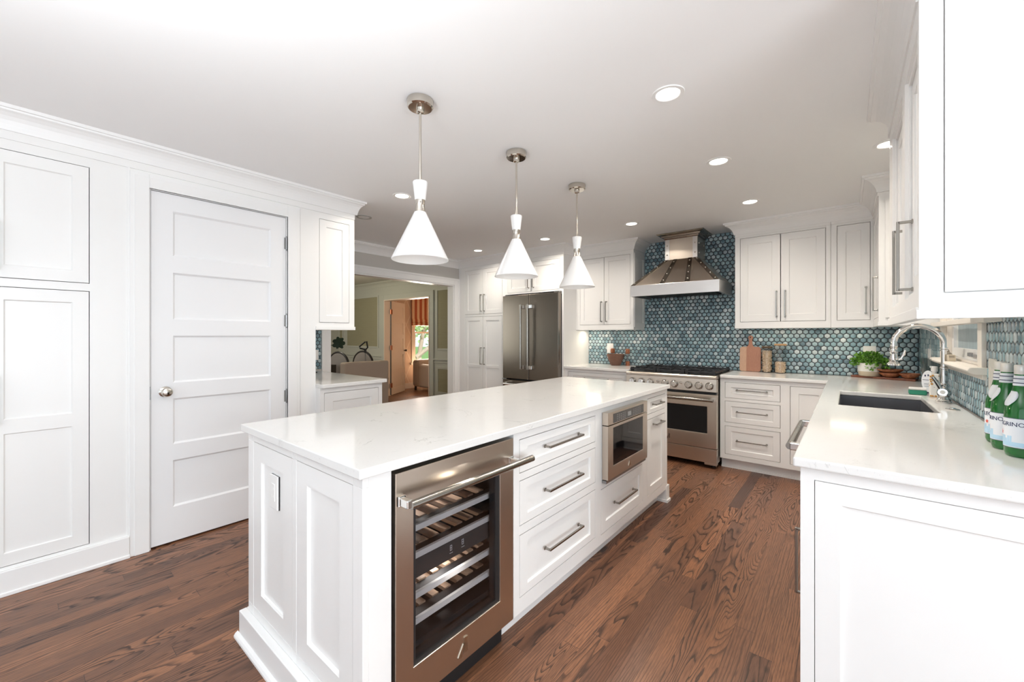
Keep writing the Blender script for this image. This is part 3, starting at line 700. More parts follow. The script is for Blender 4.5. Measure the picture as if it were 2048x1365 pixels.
# ------------------------------------------------------------------ range wall: pantry, refrigerator, left cupboards
M = FYn(4.38)
t = thing('pantry_cabinet', 'white floor-to-ceiling pantry between the doorway and the refrigerator', 'cabinet', (-4.2, 4.7, 0))
hs = [(-4.521, -3.771, .14, 1.578), (-4.521, -3.771, 1.61, 2.276)]
carcass(t, M, -4.655, -3.738, .10, H-.004, .645, hs, lambda b: b.box(-4.655, -3.738, 0, .10, -.1, -.07, M))
for h in hs:
    low = h[3] < 1.6
    for k_ in (0, 1):
        u0 = h[0]+k_*.375; d = shaker(t, M, u0, u0+.375, h[2], h[3], st=.058, mids=[(.826, .863)] if low else ())
        pull(d, M, -4.146+(-.032, .032)[k_], .995 if low else 1.775, .25, True)
t = thing('refrigerator_cabinet', 'white two-door cupboard and side panel surrounding the refrigerator', 'cabinet', (-3.25, 4.7, 0))
hs = [(-3.668, -3.266, 1.883, 2.275), (-3.262, -2.812, 1.883, 2.275)]
def ex(b): b.box(-2.782, -2.757, 0, 1.862, -.645, 0, M); b.box(-3.738, -3.716, 0, 1.862, -.645, 0, M)
carcass(t, M, -3.738, -2.757, 1.862, H-.004, .645, hs, ex)
for k_, h in enumerate(hs):
    d = shaker(t, M, *h, st=.058); pull(d, M, (-3.302, -3.222)[k_], 2.02, .18, True)
t = thing('refrigerator', 'dark stainless french-door refrigerator with bar handles', 'refrigerator', (-3.24, 4.66, 0))
M = FYn(4.30)
MB().box(-3.70, -2.792, .06, 1.825, -.69, -.075, M).box(-3.68, -2.81, 0, .06, -.66, -.12, M).build('body', BLACK, t)
for k_, (u0, u1) in enumerate(((-3.692, -3.246), (-3.239, -2.784))):
    d = MB().box(u0, u1, .712, 1.838, -.068, 0, M).build('door', STEELD, t, bevel=.004)
    u = (-3.330, -3.215)[k_]; b = MB().tube([(u, 4.232, .855), (u, 4.232, 1.702)], .0155, 18); b.build('handle', PULL, d)
    for z in (.875, 1.675):
        MB().box(u-.014, u+.014, z-.026, z+.026, 0, .06, M).box(u-.02+(0, .02)[k_], u+.02+(0, .02)[k_], z-.024, z+.024, 0, .03, M).build('handle_bracket', CHROME, d, bevel=.004)
d = MB().box(-3.692, -2.784, .07, .695, -.068, 0, M).build('freezer_drawer', STEELD, t, bevel=.004)
b = MB().tube([(-3.62, 4.232, .645), (-2.86, 4.232, .645)], .0155, 18); b.box(-3.60, -3.572, .62, .67, 0, .06, M); b.box(-2.91, -2.882, .62, .67, 0, .06, M); b.build('handle', CHROME, d)
b = MB().box(-3.70, -3.62, .698, .710, -.06, .004, M).box(-2.86, -2.784, 1.840, 1.856, -.12, -.02, M).build('hinge', GREYM, t)

t = thing('wall_cabinet', 'white two-door upper cupboard between the refrigerator and the hood', 'cabinet', (-2.37, 4.86, 1.37))
M = FYn(4.691); hs = [(-2.702, -2.016, 1.431, 2.276)]
carcass(t, M, -2.757, -1.975, 1.385, H-.004, .335, hs, lambda b: b.box(-2.757, -1.972, 1.367, 1.392, -.334, .004, M))
for k_ in (0, 1):
    d = shaker(t, M, -2.702+.343*k_, -2.359+.343*k_, 1.431, 2.276, st=.055); pull(d, M, -2.359+(-.032, .034)[k_], 1.595, .255, True)
shaker(t, FXp(-1.972), 4.705, 5.02, 1.40, 2.285, name='side_panel', st=.05, w=.006, th=.008, rec=.006, g=0)
t = thing('base_cabinet', 'white base cupboard with drawers left of the range', 'cabinet', (-2.3, 4.7, 0))
M = FYn(4.41); hs = [(-2.71, -1.93, .70, .848), (-2.71, -1.93, .15, .67)]
carcass(t, M, -2.757, -1.897, .10, T-.03, .615, hs, lambda b: b.box(-2.757, -1.897, 0, .10, -.1, -.07, M))
drawers(t, M, [(h[2], h[3]) for h in hs], -2.71, -1.93, .32, st=.055, rail=.04)
tag(MB().box(-2.757, -1.895, 4.38, 5.025, T-.03, T).build('countertop', QUARTZ, bevel=.004), 'short white quartz worktop between the refrigerator and the range', 'countertop')

# ------------------------------------------------------------------ range
t = thing('range', 'stainless gas range with black grates and a row of knobs', 'range', (-1.434, 4.65, 0))
x0, x1 = -1.889, -.979; M = FYn(4.30)
MB().box(x0+.004, x1-.004, .05, .872, -.70, -.06, M).build('body', STEEL, t)
b = MB().prism([(-.02, .873), (.012, .873), (.012, .893), (0, .905), (-.70, .905), (-.70, .873)], x0, x1, lambda o, z, u: (u, 4.30-o, z)); b.build('cooktop', STEEL, t, bevel=.002)
b = MB().prism([(-.06, .742), (.018, .748), (.004, .872), (-.06, .872)], x0, x1, lambda o, z, u: (u, 4.30-o, z)); cpn = b.build('control_panel', STEEL, t, bevel=.002)
MB().box(x0+.01, x1-.01, .72, .742, -.06, -.02, M).build('vent_gap', BLACK, t)
for kx in (-1.815, -1.716, -1.618, -1.467, -1.371, -1.232, -1.136, -1.039):
    f_ = lambda a, c, h: (kx+a, 4.300-.0155-h, .806+c)
    k1 = MB().lathe([(0, 0), (.036, 0), (.037, .006), (.033, .008), (.031, .020), (0, .020)], 28, M=f_).build('knob', PULL, t)
    MB().lathe([(0, .020), (.027, .020), (.028, .030), (.024, .034), (0, .034)], 28, M=f_).box(-.004, .004, -.025, .025, .032, .040, f_).build('knob_grip', CHROME, k1)
for kx in (-1.536, -1.305):
    MB().lathe([(0, 0), (.013, 0), (.013, .010), (.009, .013), (0, .013)], 18, M=lambda a, c, h: (kx+a, 4.300-.0155-h, .822+c)).build('button', CHROME, t)
b = MB().cells([x0, x0+.10, x1-.085, x1], [.196, .340, .602, .719], [(x0+.10, x1-.085, .340, .602)], -.055, .002, M); dr = b.build('oven_door', STEEL, t, bevel=.003, merge=True)
MB().box(x0+.098, x1-.083, .338, .604, -.02, -.004, M).build('oven_window', BGLASS, dr)
b = MB().tube([(x0+.02, 4.238, .672), (x1-.016, 4.238, .672)], .0155, 18); b.build('handle', PULL, dr)
for u in (x0+.03, x1-.03): MB().box(u-.014, u+.014, .655, .69, 0, .064, M).build('handle_bracket', CHROME, dr, bevel=.003)
emblem(dr, M, -1.43, .262, .8)
MB().box(x0, x1, .055, .190, -.055, 0, M).box(x0, x0+.10, .035, .055, -.055, 0, M).box(x1-.11, x1, .035, .055, -.055, 0, M).build('kick_panel', STEEL, t, bevel=.002)
for u in (x0+.05, x1-.05):
    for y in (4.40, 4.93): MB().lathe([(0, 0), (.022, 0), (.018, .04), (0, .045)], 16, (u, y, 0)).build('foot', BLACK, t)
MB().box(x0+.025, x1-.025, 4.345, 4.985, .905, .909).build('spill_tray', BLACK, t)
for k_ in range(3):
    u0 = x0+.02+k_*.292; u1 = u0+.286; b = MB(); zt = .952
    for y in (4.355, 4.66, 4.965): b.box(u0, u1, y-.009, y+.009, zt-.028, zt-.012)
    for u in (u0, u1-.018): b.box(u, u+.018, 4.35, 4.975, zt-.028, zt-.012)
    for y in (4.505, 4.815):
        for a in range(4):
            an = a*PI/2+PI/4; cx, cy_ = (u0+u1)/2, y
            b.box(*sorted((cx+math.cos(an)*.035, cx+math.cos(an)*.14)), *sorted((cy_+math.sin(an)*.035-.006, cy_+math.sin(an)*.05+.006)), zt-.014, zt)
        b.box(u0, u1, y-.008, y+.008, zt-.014, zt) if False else None
        b.box((u0+u1)/2-.007, (u0+u1)/2+.007, y-.15, y-.04, zt-.014, zt); b.box((u0+u1)/2-.007, (u0+u1)/2+.007, y+.04, y+.15, zt-.014, zt)
        b.box(u0, (u0+u1)/2-.04, y-.007, y+.007, zt-.014, zt); b.box((u0+u1)/2+.04, u1, y-.007, y+.007, zt-.014, zt)
    for u in (u0+.004, u1-.032):
        for y in (4.35, 4.645, 4.945): b.box(u, u+.028, y, y+.03, .909, zt-.012); b.box(u, u+.028, y, y+.03, zt-.012, zt)
    b.build('grate', IRON, t, bevel=.002)
    for y in (4.505, 4.815): MB().lathe([(0, .909), (.045, .909), (.045, .922), (.034, .930), (0, .931)], 22, ((u0+u1)/2, y, 0)).build('burner', IRON, t)

# ------------------------------------------------------------------ hood
t = thing('range_hood', 'stainless range hood with riveted straps above the range', 'range hood', (-1.443, 4.75, 1.73))
hx0, hx1, hy, hz0, hz1 = -1.902, -.984, 4.43, 1.735, 1.857
cx0, cx1, cyf, cz0, cz1 = -1.607, -1.261, 4.705, 2.150, 2.385
b = MB(); yb = YB-.014
for a in ((hx0, hx1, hy, hy+.02), (hx0, hx0+.02, hy+.02, yb), (hx1-.02, hx1, hy+.02, yb)): b.box(*a, hz0, hz1)
b.box(hx0+.02, hx1-.02, hy+.02, yb, hz1-.02, hz1); b.build('canopy_band', STEELL, t, bevel=.0015)
b = MB(); i = .004
lo = [(hx0+i, hy+i, hz1), (hx1-i, hy+i, hz1), (hx1-i, yb, hz1), (hx0+i, yb, hz1)]; hi = [(cx0, cyf, cz0), (cx1, cyf, cz0), (cx1, yb, cz0), (cx0, yb, cz0)]
b.add(lo+hi, [(0, 1, 5, 4), (1, 2, 6, 5), (2, 3, 7, 6), (3, 0, 4, 7), (3, 2, 1, 0), (4, 5, 6, 7)]); b.build('pyramid', STEEL, t)
ch = MB().box(cx0, cx1, cyf, yb, cz0, cz1).build('chimney', STEEL, t)
PR = [(0, H-.062), (.004, H-.062), (.012, H-.050), (.016, H-.040), (.030, H-.036), (.036, H-.022), (.050, H-.016), (.068, H-.012), (.078, H-.004), (.078, H), (0, H)]
b = MB().sweep([(cx0, yb), (cx0, cyf), (cx1, cyf), (cx1, yb)], PR); b.build('cornice', STEELD, t)
# straps: on the chimney corners, on the pyramid hips and its front
def lerp(a, c, f): return tuple(a[k]+(c[k]-a[k])*f for k in range(3))
nf = Vector((0, -(cz0-hz1), (cyf-hy))).normalized()
for u in (cx0, cx1-.048): MB().box(u, u+.048, cz0, cz1, 0, .004, FYn(cyf)).build('chimney_strap', STEELL, t)
b = MB(); riv = []
for fx, fw in ((.355, .030), (.642, .030)):
    A = lerp(lo[0], lo[1], fx); B_ = lerp(hi[0], hi[1], .27 if fx < .5 else .72); A2 = lerp(lo[0], lo[1], fx+.055); B2 = lerp(hi[0], hi[1], (.27 if fx < .5 else .72)+.12)
    b = MB(); q = [A, A2, B2, B_]; o_ = [tuple(Vector(p)+nf*.004) for p in q]; b.add([*q, *o_], [(4, 5, 6, 7), (0, 1, 5, 4), (1, 2, 6, 5), (2, 3, 7, 6), (3, 0, 4, 7), (3, 2, 1, 0)])
    b.build('pyramid_strap', STEELD, t)
    for f in (.12, .38, .63, .88): riv.append(Vector(lerp(lerp(A, A2, .5), lerp(B_, B2, .5), f))+nf*.006)
for L_, Hh, sgn in ((lo[0], hi[0], 1), (lo[1], hi[1], -1)):
    b = MB(); q = [L_, (L_[0]+sgn*.045, *L_[1:]), (Hh[0]+sgn*.04, *Hh[1:]), Hh]; o_ = [tuple(Vector(p)+nf*.004) for p in q]; b.add([*q, *o_], [(4, 5, 6, 7), (0, 1, 5, 4), (1, 2, 6, 5), (2, 3, 7, 6), (3, 0, 4, 7), (3, 2, 1, 0)])
    b.build('pyramid_strap', STEELD, t)
    for f in (.06, .28, .50, .72, .94): riv.append(Vector(lerp(lerp(q[0], q[1], .5), lerp(q[3], q[2], .5), f))+nf*.006)
for u in (cx0+.024, cx1-.024):
    for z in (cz0+.055, cz1-.075): riv.append(Vector((u, cyf-.005, z)))
for y in (cyf+.05, cyf+.25):
    for z in (cz0+.055, cz1-.075): riv.append(Vector((cx1+.002, y, z)))
for p in riv: MB().ball(tuple(p), .0085, .0085, .0085, 12, 8).build('rivet', NICKEL, t)
b = MB()
for k_ in range(30): b.box(hx0+.09+k_*.025, hx0+.10+k_*.025, hy+.06, yb-.08, hz0+.012, hz0+.03)
b.box(hx0+.02, hx1-.02, hy+.02, yb, hz0+.03, hz0+.04); b.build('baffle_filter', P('dark_filter', (.10, .10, .10), .35, .9), t)

# ------------------------------------------------------------------ right-hand upper cupboards
t = thing('wall_cabinet', 'white two-door upper cupboard right of the hood', 'cabinet', (-.5, 4.86, 1.37))
M = FYn(4.691)
carcass(t, M, -.894, -.121, 1.385, H-.004, .335, [(-.849, -.156, 1.433, 2.282)], lambda b: (b.box(-.896, -.121, 1.370, 1.398, -.334, .004, M), b.box(-.894, -.121, 2.30, H-.004, 0, .007, M)))
for k_ in (0, 1):
    d = shaker(t, M, -.849+.3465*k_, -.5025+.3465*k_, 1.433, 2.282, st=.065); pull(d, M, -.5025+(-.034, .036)[k_], 1.605, .255, True)
t = thing('corner_wall_cabinet', 'white one-door upper cupboard in the corner by the sink wall', 'cabinet', (.15, 4.86, 1.37))
carcass(t, M, -.119, .480, 1.385, H-.004, .335, [(-.078, .150, 1.433, 2.282)], lambda b: (b.box(-.119, .17, 1.370, 1.398, -.334, .004, M), b.box(-.119, .17, 2.30, H-.004, 0, .007, M)))
d = shaker(t, M, -.078, .150, 1.433, 2.282, st=.058); pull(d, M, .120, 1.605, .235, True)
t = thing('wall_cabinet', 'white upper cupboard on the sink wall, far side of the window', 'cabinet', (.33, 4.3, 1.37))
M = FXn(.17)
carcass(t, M, 3.94, 4.685, 1.385, H-.004, .305, [(3.985, 4.64, 1.433, 2.282)], lambda b: (b.box(3.937, 4.685, 1.370, 1.398, -.304, .004, M), b.box(3.94, 4.685, 2.30, H-.004, 0, .007, M)))
d = shaker(t, M, 3.985, 4.64, 1.433, 2.282, st=.06); pull(d, M, 4.02, 1.605, .25, True, proj=.032)
shaker(t, FYn(3.938), .205, .478, 1.425, 2.283, name='side_panel', st=.055, w=.008, th=.006, rec=.006, g=0)
t = thing('wall_cabinet', 'large white upper cupboard nearest the camera at the right edge', 'cabinet', (.33, 2.2, 1.35))
M = FXn(.16)
hs = [(1.715, 2.064, 1.43, 2.215), (2.15, 2.60, 1.43, 2.215)]
carcass(t, M, 1.690, 2.77, 1.385, H-.004, .315, hs, lambda b: b.box(1.690, 2.77, 2.285, H-.004, 0, .006, M))
b = MB()
for h in hs:
    a, c, d_, e_ = h; k = .016
    for q in ((a, a+k, d_, e_), (c-k, c, d_, e_), (a+k, c-k, d_, d_+k), (a+k, c-k, e_-k, e_)): b.box(*q, -.022, -.010, M)
b.build('door_bead', WHITE, t)
for k_, h in enumerate(hs):
    d = shaker(t, M, h[0]+.016, h[1]-.016, h[2]+.016, h[3]-.016, st=.055, w=-.018); pull(d, M, (2.022, 2.19)[k_], 1.585, .25, True, w=-.018, proj=.044)
MS = FYn(1.690)
b = MB().cells([.16, .2095, .462, .480], [1.372, 1.421, 2.33, H-.004], [(.2095, .462, 1.421, 2.33)], 0, .012, MS); b.box(.213, .4585, 1.4245, 2.3265, 0, .012, MS)
b.build('side_panel', WHITE, t)
b = MB(); b.box(.154, .480, 1.349, 1.376, 0, .017, MS); b.box(1.690, 2.772, 1.349, 1.384, -.02, .006, M); b.build('light_rail', WHITE, t, bevel=.002)

# ------------------------------------------------------------------ right-hand base cupboards and the L-shaped worktop
t = thing('base_cabinet', 'white base cupboard with three drawers and a door, right of the range', 'cabinet', (-.55, 4.7, 0))
M = FYn(4.41); rows = [(.691, .845), (.454, .663), (.144, .420)]
carcass(t, M, -.972, -.121, .10, T-.03, .615, [(-.93, -.473, a, c) for a, c in rows]+[(-.402, -.13, .144, .845)], lambda b: b.box(-.972, -.121, 0, .10, -.1, -.066, M).box(-.972, -.121, 0, .018, -.066, -.056, M))
drawers(t, M, rows, -.93, -.473, .255, st=.052, rail=.045)
shaker(t, M, -.402, -.13, .144, .845, st=.06)
MR = FXn(-.118)
t = thing('end_base_cabinet', 'white base cupboard with framed end panel, nearest right foreground', 'cabinet', (.18, 1.8, 0))
carcass(t, MR, 1.622, 1.955, .10, T-.03, .595, [(1.66, 1.945, .14, .845)], lambda b: b.box(1.622, 1.955, 0, .10, -.1, -.066, MR))
d = shaker(t, MR, 1.66, 1.945, .14, .845, st=.055); pull(d, MR, 1.905, .44, .25, True, proj=.040)
ME = FYn(1.622); h = (-.082, .452, .10, .846)
b = MB().cells([-.118, h[0], h[1], .478], [0, h[2], h[3], T-.03], [h], 0, .022, ME); b.build('end_frame', WHITE, t)
shaker(t, ME, *h, name='end_panel', st=.062, g=.002, w=.022)
t = thing('dishwasher', 'dishwasher with chunky steel bar handle under the right worktop, facing the aisle', 'dishwasher', (.15, 2.26, 0))
MB().box(1.962, 2.555, .10, T-.034, -.57, -.02, MR).box(1.962, 2.555, 0, .10, -.5, -.07, MR).build('body', BLACK, t)
d = MB().box(1.960, 2.557, .105, T-.036, -.02, .002, MR).build('door', STEEL, t, bevel=.002)
MB().tube([(-.181, 1.975, .857), (-.181, 2.545, .857)], .014, 18).build('handle', PULL, d)
for u in (1.985, 2.535): MB().box(u-.013, u+.013, .842, .872, 0, .064, MR).build('handle_bracket', CHROME, d, bevel=.004)
t = thing('sink_cabinet', 'white sink base cupboard under the window, facing the aisle', 'cabinet', (.15, 3.4, 0))
b = MB().cells([2.562, 2.62, 4.30, 4.405], [.10, .14, .845, T-.03], [(2.62, 4.30, .14, .845)], -.022, 0, MR)
b.box(2.562, 2.578, .10, T-.03, -.59, -.022, MR); b.box(2.578, 4.405, .10, .116, -.59, -.022, MR); b.box(2.562, 4.405, 0, .10, -.1, -.066, MR); b.build('body', WHITE, t)
for k_ in range(3):
    d = shaker(t, MR, 2.62+.56*k_, 3.18+.56*k_, .14, .845); pull(d, MR, 3.13+.56*k_-(.46 if k_ else 0), .70, .2, True)
SX0, SX1, SY0, SY1 = -.040, .356, 2.915, 3.655
b = MB().cells([-.969, -.136, SX0, SX1, XW-.0145], [1.571, SY0, SY1, 4.38, YB-.0145], [(SX0, SX1, SY0, SY1), (-.969, -.136, 1.571, 4.38)], T-.03, T)
tag(b.build('countertop', QUARTZ, bevel=.006, merge=True, seg=3), 'L-shaped white quartz worktop with the sink, right side', 'countertop')
t = thing('sink', 'undermount stainless single-bowl sink in the right worktop', 'sink', (.158, 3.285, .66))
b = MB(); k = .012; z = .665
for a in ((SX0-k, SX0, SY0-k, SY1+k), (SX1, SX1+k, SY0-k, SY1+k), (SX0, SX1, SY0-k, SY0), (SX0, SX1, SY1, SY1+k)): b.box(*a, z, T-.031)
b.box(SX0-k, SX1+k, SY0-k, SY1+k, z-.01, z); b.build('bowl', SINKS, t)
MB().lathe([(0, z+.001), (.045, z+.001), (.045, z+.006), (.035, z+.004), (0, z+.003)], 28, (.158, 3.285, 0)).build('drain', CHROME, t)

# under-cabinet lamps (the strip and puck lamps the cupboards carry)
def ucl(x, y, z, sx, sy, e):
    d = bpy.data.lights.new('under_cabinet_lamp', 'AREA'); d.shape = 'RECTANGLE'; d.size = sx; d.size_y = sy; d.energy = e; d.color = (1, .86, .68)
    o = bpy.data.objects.new('under_cabinet_lamp', d); C.objects.link(o); o.location = (x, y, z); return o
ucl(-2.60, 4.86, 1.362, .20, .05, 1.1); ucl(-2.15, 4.86, 1.362, .25, .05, .5); ucl(-.55, 4.88, 1.365, .5, .04, .6); ucl(.0, 4.88, 1.365, .25, .04, .6); ucl(.33, 2.3, 1.345, .04, .6, .35)

# ------------------------------------------------------------------ faucet and the things round the sink
FX_, FY_ = .425, 3.385
t = thing('faucet', 'polished chrome gooseneck faucet beside the sink', 'faucet', (FX_, FY_, T))
MB().lathe([(0, 0), (.034, 0), (.035, .006), (.028, .012), (.030, .018), (.025, .026), (.022, .034), (.027, .042), (.031, .055), (.027, .072), (.020, .082), (.0165, .090), (.0205, .096), (.0205, .104), (.0155, .110), (.0145, .19), (.018, .194), (.018, .20), (.0135, .206), (.0135, .215), (0, .215)], 32, (FX_, FY_, T)).build('column', CHROME, t)
r = .106; zc_ = 1.249; pth = [(FX_, FY_, 1.12+.01*i) for i in range(13)]+[(FX_-r+r*math.cos(a), FY_-.012*(a/PI), zc_+r*math.sin(a)) for a in [PI*i/24 for i in range(25)]]+[(FX_-2*r, FY_-.012, zc_-.012)]
b = MB().tube(pth, [.0118]*13+[.0118+.0035*min(1, i/4) for i in range(25)]+[.0153], 20)
b.lathe([(0, -.014), (.0165, -.014), (.0165, -.008), (.0135, -.006), (.0165, -.002), (.0165, .006), (0, .006)], 24, (FX_, FY_, 1.225)); b.build('spout', CHROME, t)
sx, sy = FX_-2*r, FY_-.012
sp = MB().lathe([(0, 1.242), (.0175, 1.242), (.019, 1.232), (.0165, 1.226), (.0165, 1.205), (.021, 1.198), (.016, 1.190), (.0175, 1.175), (.022, 1.160), (.022, 1.148), (.018, 1.142), (.031, 1.128), (.032, 1.120), (0, 1.120)], 28, (sx, sy, 0)).build('spray_head', CHROME, t)
MB().tube([(sx+.012, sy, 1.152), (sx+.034, sy, 1.160), (sx+.044, sy, 1.185), (sx+.050, sy, 1.212)], [.006, .008, .0075, .0045], 12).build('spray_lever', CHROME, sp)
hb = MB().tube([(FX_-.002, FY_-.02, T+.058), (FX_-.012, FY_-.060, T+.058)], [.018, .018], 22).tube([(FX_-.012, FY_-.058, T+.066), (FX_-.014, FY_-.072, T+.066)], [.023, .020], 24).build('valve_body', CHROME, t)
MB().tube([(FX_-.014, FY_-.0715, T+.066), (FX_-.0145, FY_-.076, T+.066)], [.011, .010], 24).build('porcelain_button', PLASTIC, hb)
MB().tube([(FX_-.014, FY_-.056, T+.070), (FX_-.032, FY_-.058, T+.112), (FX_-.052, FY_-.060, T+.150)], [.0085, .010, .0075], 14).build('lever', CHROME, hb)
tag(MB().lathe([(0, 0), (.027, 0), (.028, .004), (.022, .007), (.012, .008), (.0115, .011), (0, .012)], 30, (.418, 3.075, T)).build('air_switch', CHROME), 'round chrome air switch button in the worktop near the faucet', 'button')

t = thing('soap_bottle', 'white soap bottle with orange flower print behind the faucet', 'bottle', (.418, 3.66, T))
MB().prism([(-.021, -.017), (.021, -.017), (.024, 0), (.021, .017), (-.021, .017), (-.024, 0)], 0, .145, lambda x, y, z: (.418+x, 3.66+y, T+z)).build('body', FLOWERS, t, bevel=.006)
MB().lathe([(0, .145), (.011, .145), (.011, .158), (.016, .160), (.016, .190), (0, .192)], 20, (.418, 3.66, T)).box(.398, .42, 3.652, 3.668, T+.182, T+.192).build('pump', PLASTIC, t)
t = thing('scrub_sponge', 'green and white scrub sponge beside the sink', 'sponge', (.352, 3.735, T))
MB().box(.308, .392, 3.705, 3.765, T, T+.030).build('scouring_layer', GREENS, t, bevel=.007)
MB().box(.309, .391, 3.706, 3.764, T+.030, T+.046).build('foam_layer', PLASTIC, t, bevel=.006)
t = thing('dish_soap_pouch', 'large clear refill bottle with oval paper label and navy base by the side wall', 'bottle', (.425, 3.885, T))
q = lambda sxx, syy: (lambda x, y, z: (.425+x*sxx, 3.885+y*syy, T+z))
MB().lathe([(0, .105), (.036, .105), (.044, .15), (.048, .20), (.050, .232), (.049, .232), (.046, .2), (.042, .15), (.034, .107), (0, .107)], 28, M=q(.95, 1.7)).build('shell', m_glass('milky_clear_plastic', (.90, .93, .93), .80, .08), t)
MB().lathe([(0, 0), (.022, 0), (.025, .01), (.036, .104), (0, .104)], 28, M=q(.95, 1.7)).build('base', INK, t)
b = MB(); ring = [(math.cos(2*PI*k/36)*.036, .145+math.sin(2*PI*k/36)*.070) for k in range(36)]
b.prism(ring, 0, .003, lambda u, z, w_: (.405+u*.85, 3.795-w_-u*.30, T+z-.060)); lb = b.build('label', PAPER, t)
b = MB()
for (a, c, d_, e_) in ((-.030, .030, .152, .155), (-.02, -.012, .175, .187), (-.004, .004, .178, .190), (.010, .018, .175, .187), (.012, .024, .118, .121), (.012, .015, .118, .132), (.021, .024, .118, .132), (-.022, .004, .128, .130), (-.022, .0, .120, .122), (-.02, .004, .110, .112)):
    b.box(a, c, d_, e_, .003, .0036, lambda u, z, w_: (.405+u*.85, 3.795-w_-u*.30, T+z-.060))
b.build('label_print', INK, lb)
struct(MB().box(2.53, 3.93, 1.357, 1.383, 0.0, .05, FXn(XW-.008)).build('trim_11', win.data.materials[0], bevel=.002))
# bird ornament and plates
t = thing('bird_ornament', 'small carved bird ornament perched on the window sill', 'ornament', (.458, 3.46, 1.155))
M = lambda x, y, z: (.450+x*.6, 3.44+y, 1.155+z)
b = MB(); b.ball((0, 0, .028), .026, .050, .022, 16, 10, M); b.ball((0, .046, .050), .018, .021, .016, 14, 8, M); b.tube([(0, .062, .050), (0, .082, .042)], [.007, .001], 8, M=M); b.prism([(-.018, -.10), (.018, -.10), (.022, -.03), (-.022, -.03)], .020, .032, lambda x, y, z: M(x, y, z)); bd = b.build('body', P('weathered_driftwood', (.34, .29, .23), .5), t)
MB().prism([(-.028, -.075), (.028, -.075), (.028, -.01), (-.028, -.01)], 0, .036, lambda x, y, z: M(x, y-.02, z)).build('perch_block', P('pale_stone', (.62, .54, .42), .5), t, bevel=.006)
def plate(nm, lab, M, u0, u1, v0, v1, mat, slots):
    t = thing(nm, lab, 'outlet', M((u0+u1)/2, v0, 0.008))
    MB().box(u0, u1, v0, v1, .0075, .0145, M).build('plate', mat, t, bevel=.002)
    for s_ in slots: MB().box(*s_, .0145, .0165, M).build('insert', mat, t)
    return t
plate('outlet_plate', 'white outlet plate on the blue tiles behind the woven bowl', FYn(YB), -2.482, -2.391, 1.064, 1.192, PLASTIC, [(-2.465, -2.44, 1.10, 1.16), (-2.432, -2.407, 1.10, 1.16)])
plate('outlet_plate', 'white outlet plate on the blue tiles behind the potted herb', FYn(YB), .109, .200, 1.072, 1.200, PLASTIC, [(.125, .15, 1.105, 1.165), (.16, .185, 1.105, 1.165)])
plate('switch_plate', 'cream switch plate on the side wall tiles behind the green bottles', FXn(XW), 2.605, 2.707, 1.065, 1.200, CREAMP, [(2.622, 2.648, 1.10, 1.165), (2.664, 2.69, 1.10, 1.165)])
plate('switch_plate', 'white switch plate on the side wall tiles near the corner', FXn(XW), 4.345, 4.470, 1.065, 1.198, PLASTIC, [(4.365, 4.40, 1.10, 1.165), (4.415, 4.45, 1.10, 1.165)])

# ------------------------------------------------------------------ green water bottles
def text_mesh(txt, size):
    cu = bpy.data.curves.new('lettering', 'FONT'); cu.body = txt; cu.size = size; cu.extrude = 0.0003; cu.align_x = 'CENTER'; cu.resolution_u = 3
    o = bpy.data.objects.new('lettering', cu); C.objects.link(o); dg = bpy.context.evaluated_depsgraph_get(); dg.update()
    me = bpy.data.meshes.new_from_object(o.evaluated_get(dg)); bpy.data.objects.remove(o); bpy.data.curves.remove(cu); return me
def wrap(me, name, r, a0, z, c, mat, parent, squash=1.0):
    bm = bmesh.new(); bm.from_mesh(me); bmesh.ops.triangulate(bm, faces=bm.faces)
    long = [e for e in bm.edges if abs(e.verts[0].co.x-e.verts[1].co.x) > .004]; bmesh.ops.subdivide_edges(bm, edges=long, cuts=1)
    for v in bm.verts:
        a = a0+v.co.x*squash/r; rr = r+v.co.z; v.co = (c[0]+rr*math.cos(a)-parent_off(parent).x, c[1]+rr*math.sin(a)-parent_off(parent).y, z+v.co.y-parent_off(parent).z)
    m2 = bpy.data.meshes.new(name); bm.to_mesh(m2); bm.free(); m2.materials.append(mat)
    o = bpy.data.objects.new(name, m2); C.objects.link(o); o.parent = parent; return o
def parent_off(p):
    off = Vector((0, 0, 0))
    while p is not None: off = off+p.location; p = p.parent
    return off
def shell(b, r, a0, a1, z0, z1, c, th=.0006, n=28, top=None):
    vs = []; fs = []
    for i in range(n+1):
        a = a0+(a1-a0)*i/n
        for rr in (r, r+th):
            for z in (z0, z1): vs.append((c[0]+rr*math.cos(a), c[1]+rr*math.sin(a), z))
    for i in range(n):
        q = i*4; fs += [(q+2, q+6, q+7, q+3), (q, q+1, q+5, q+4), (q+1, q+3, q+7, q+5), (q, q+4, q+6, q+2)]
    fs += [(0, 2, 3, 1), (n*4, n*4+1, n*4+3, n*4+2)]
    b.add(vs, fs); b.sm = True; return b
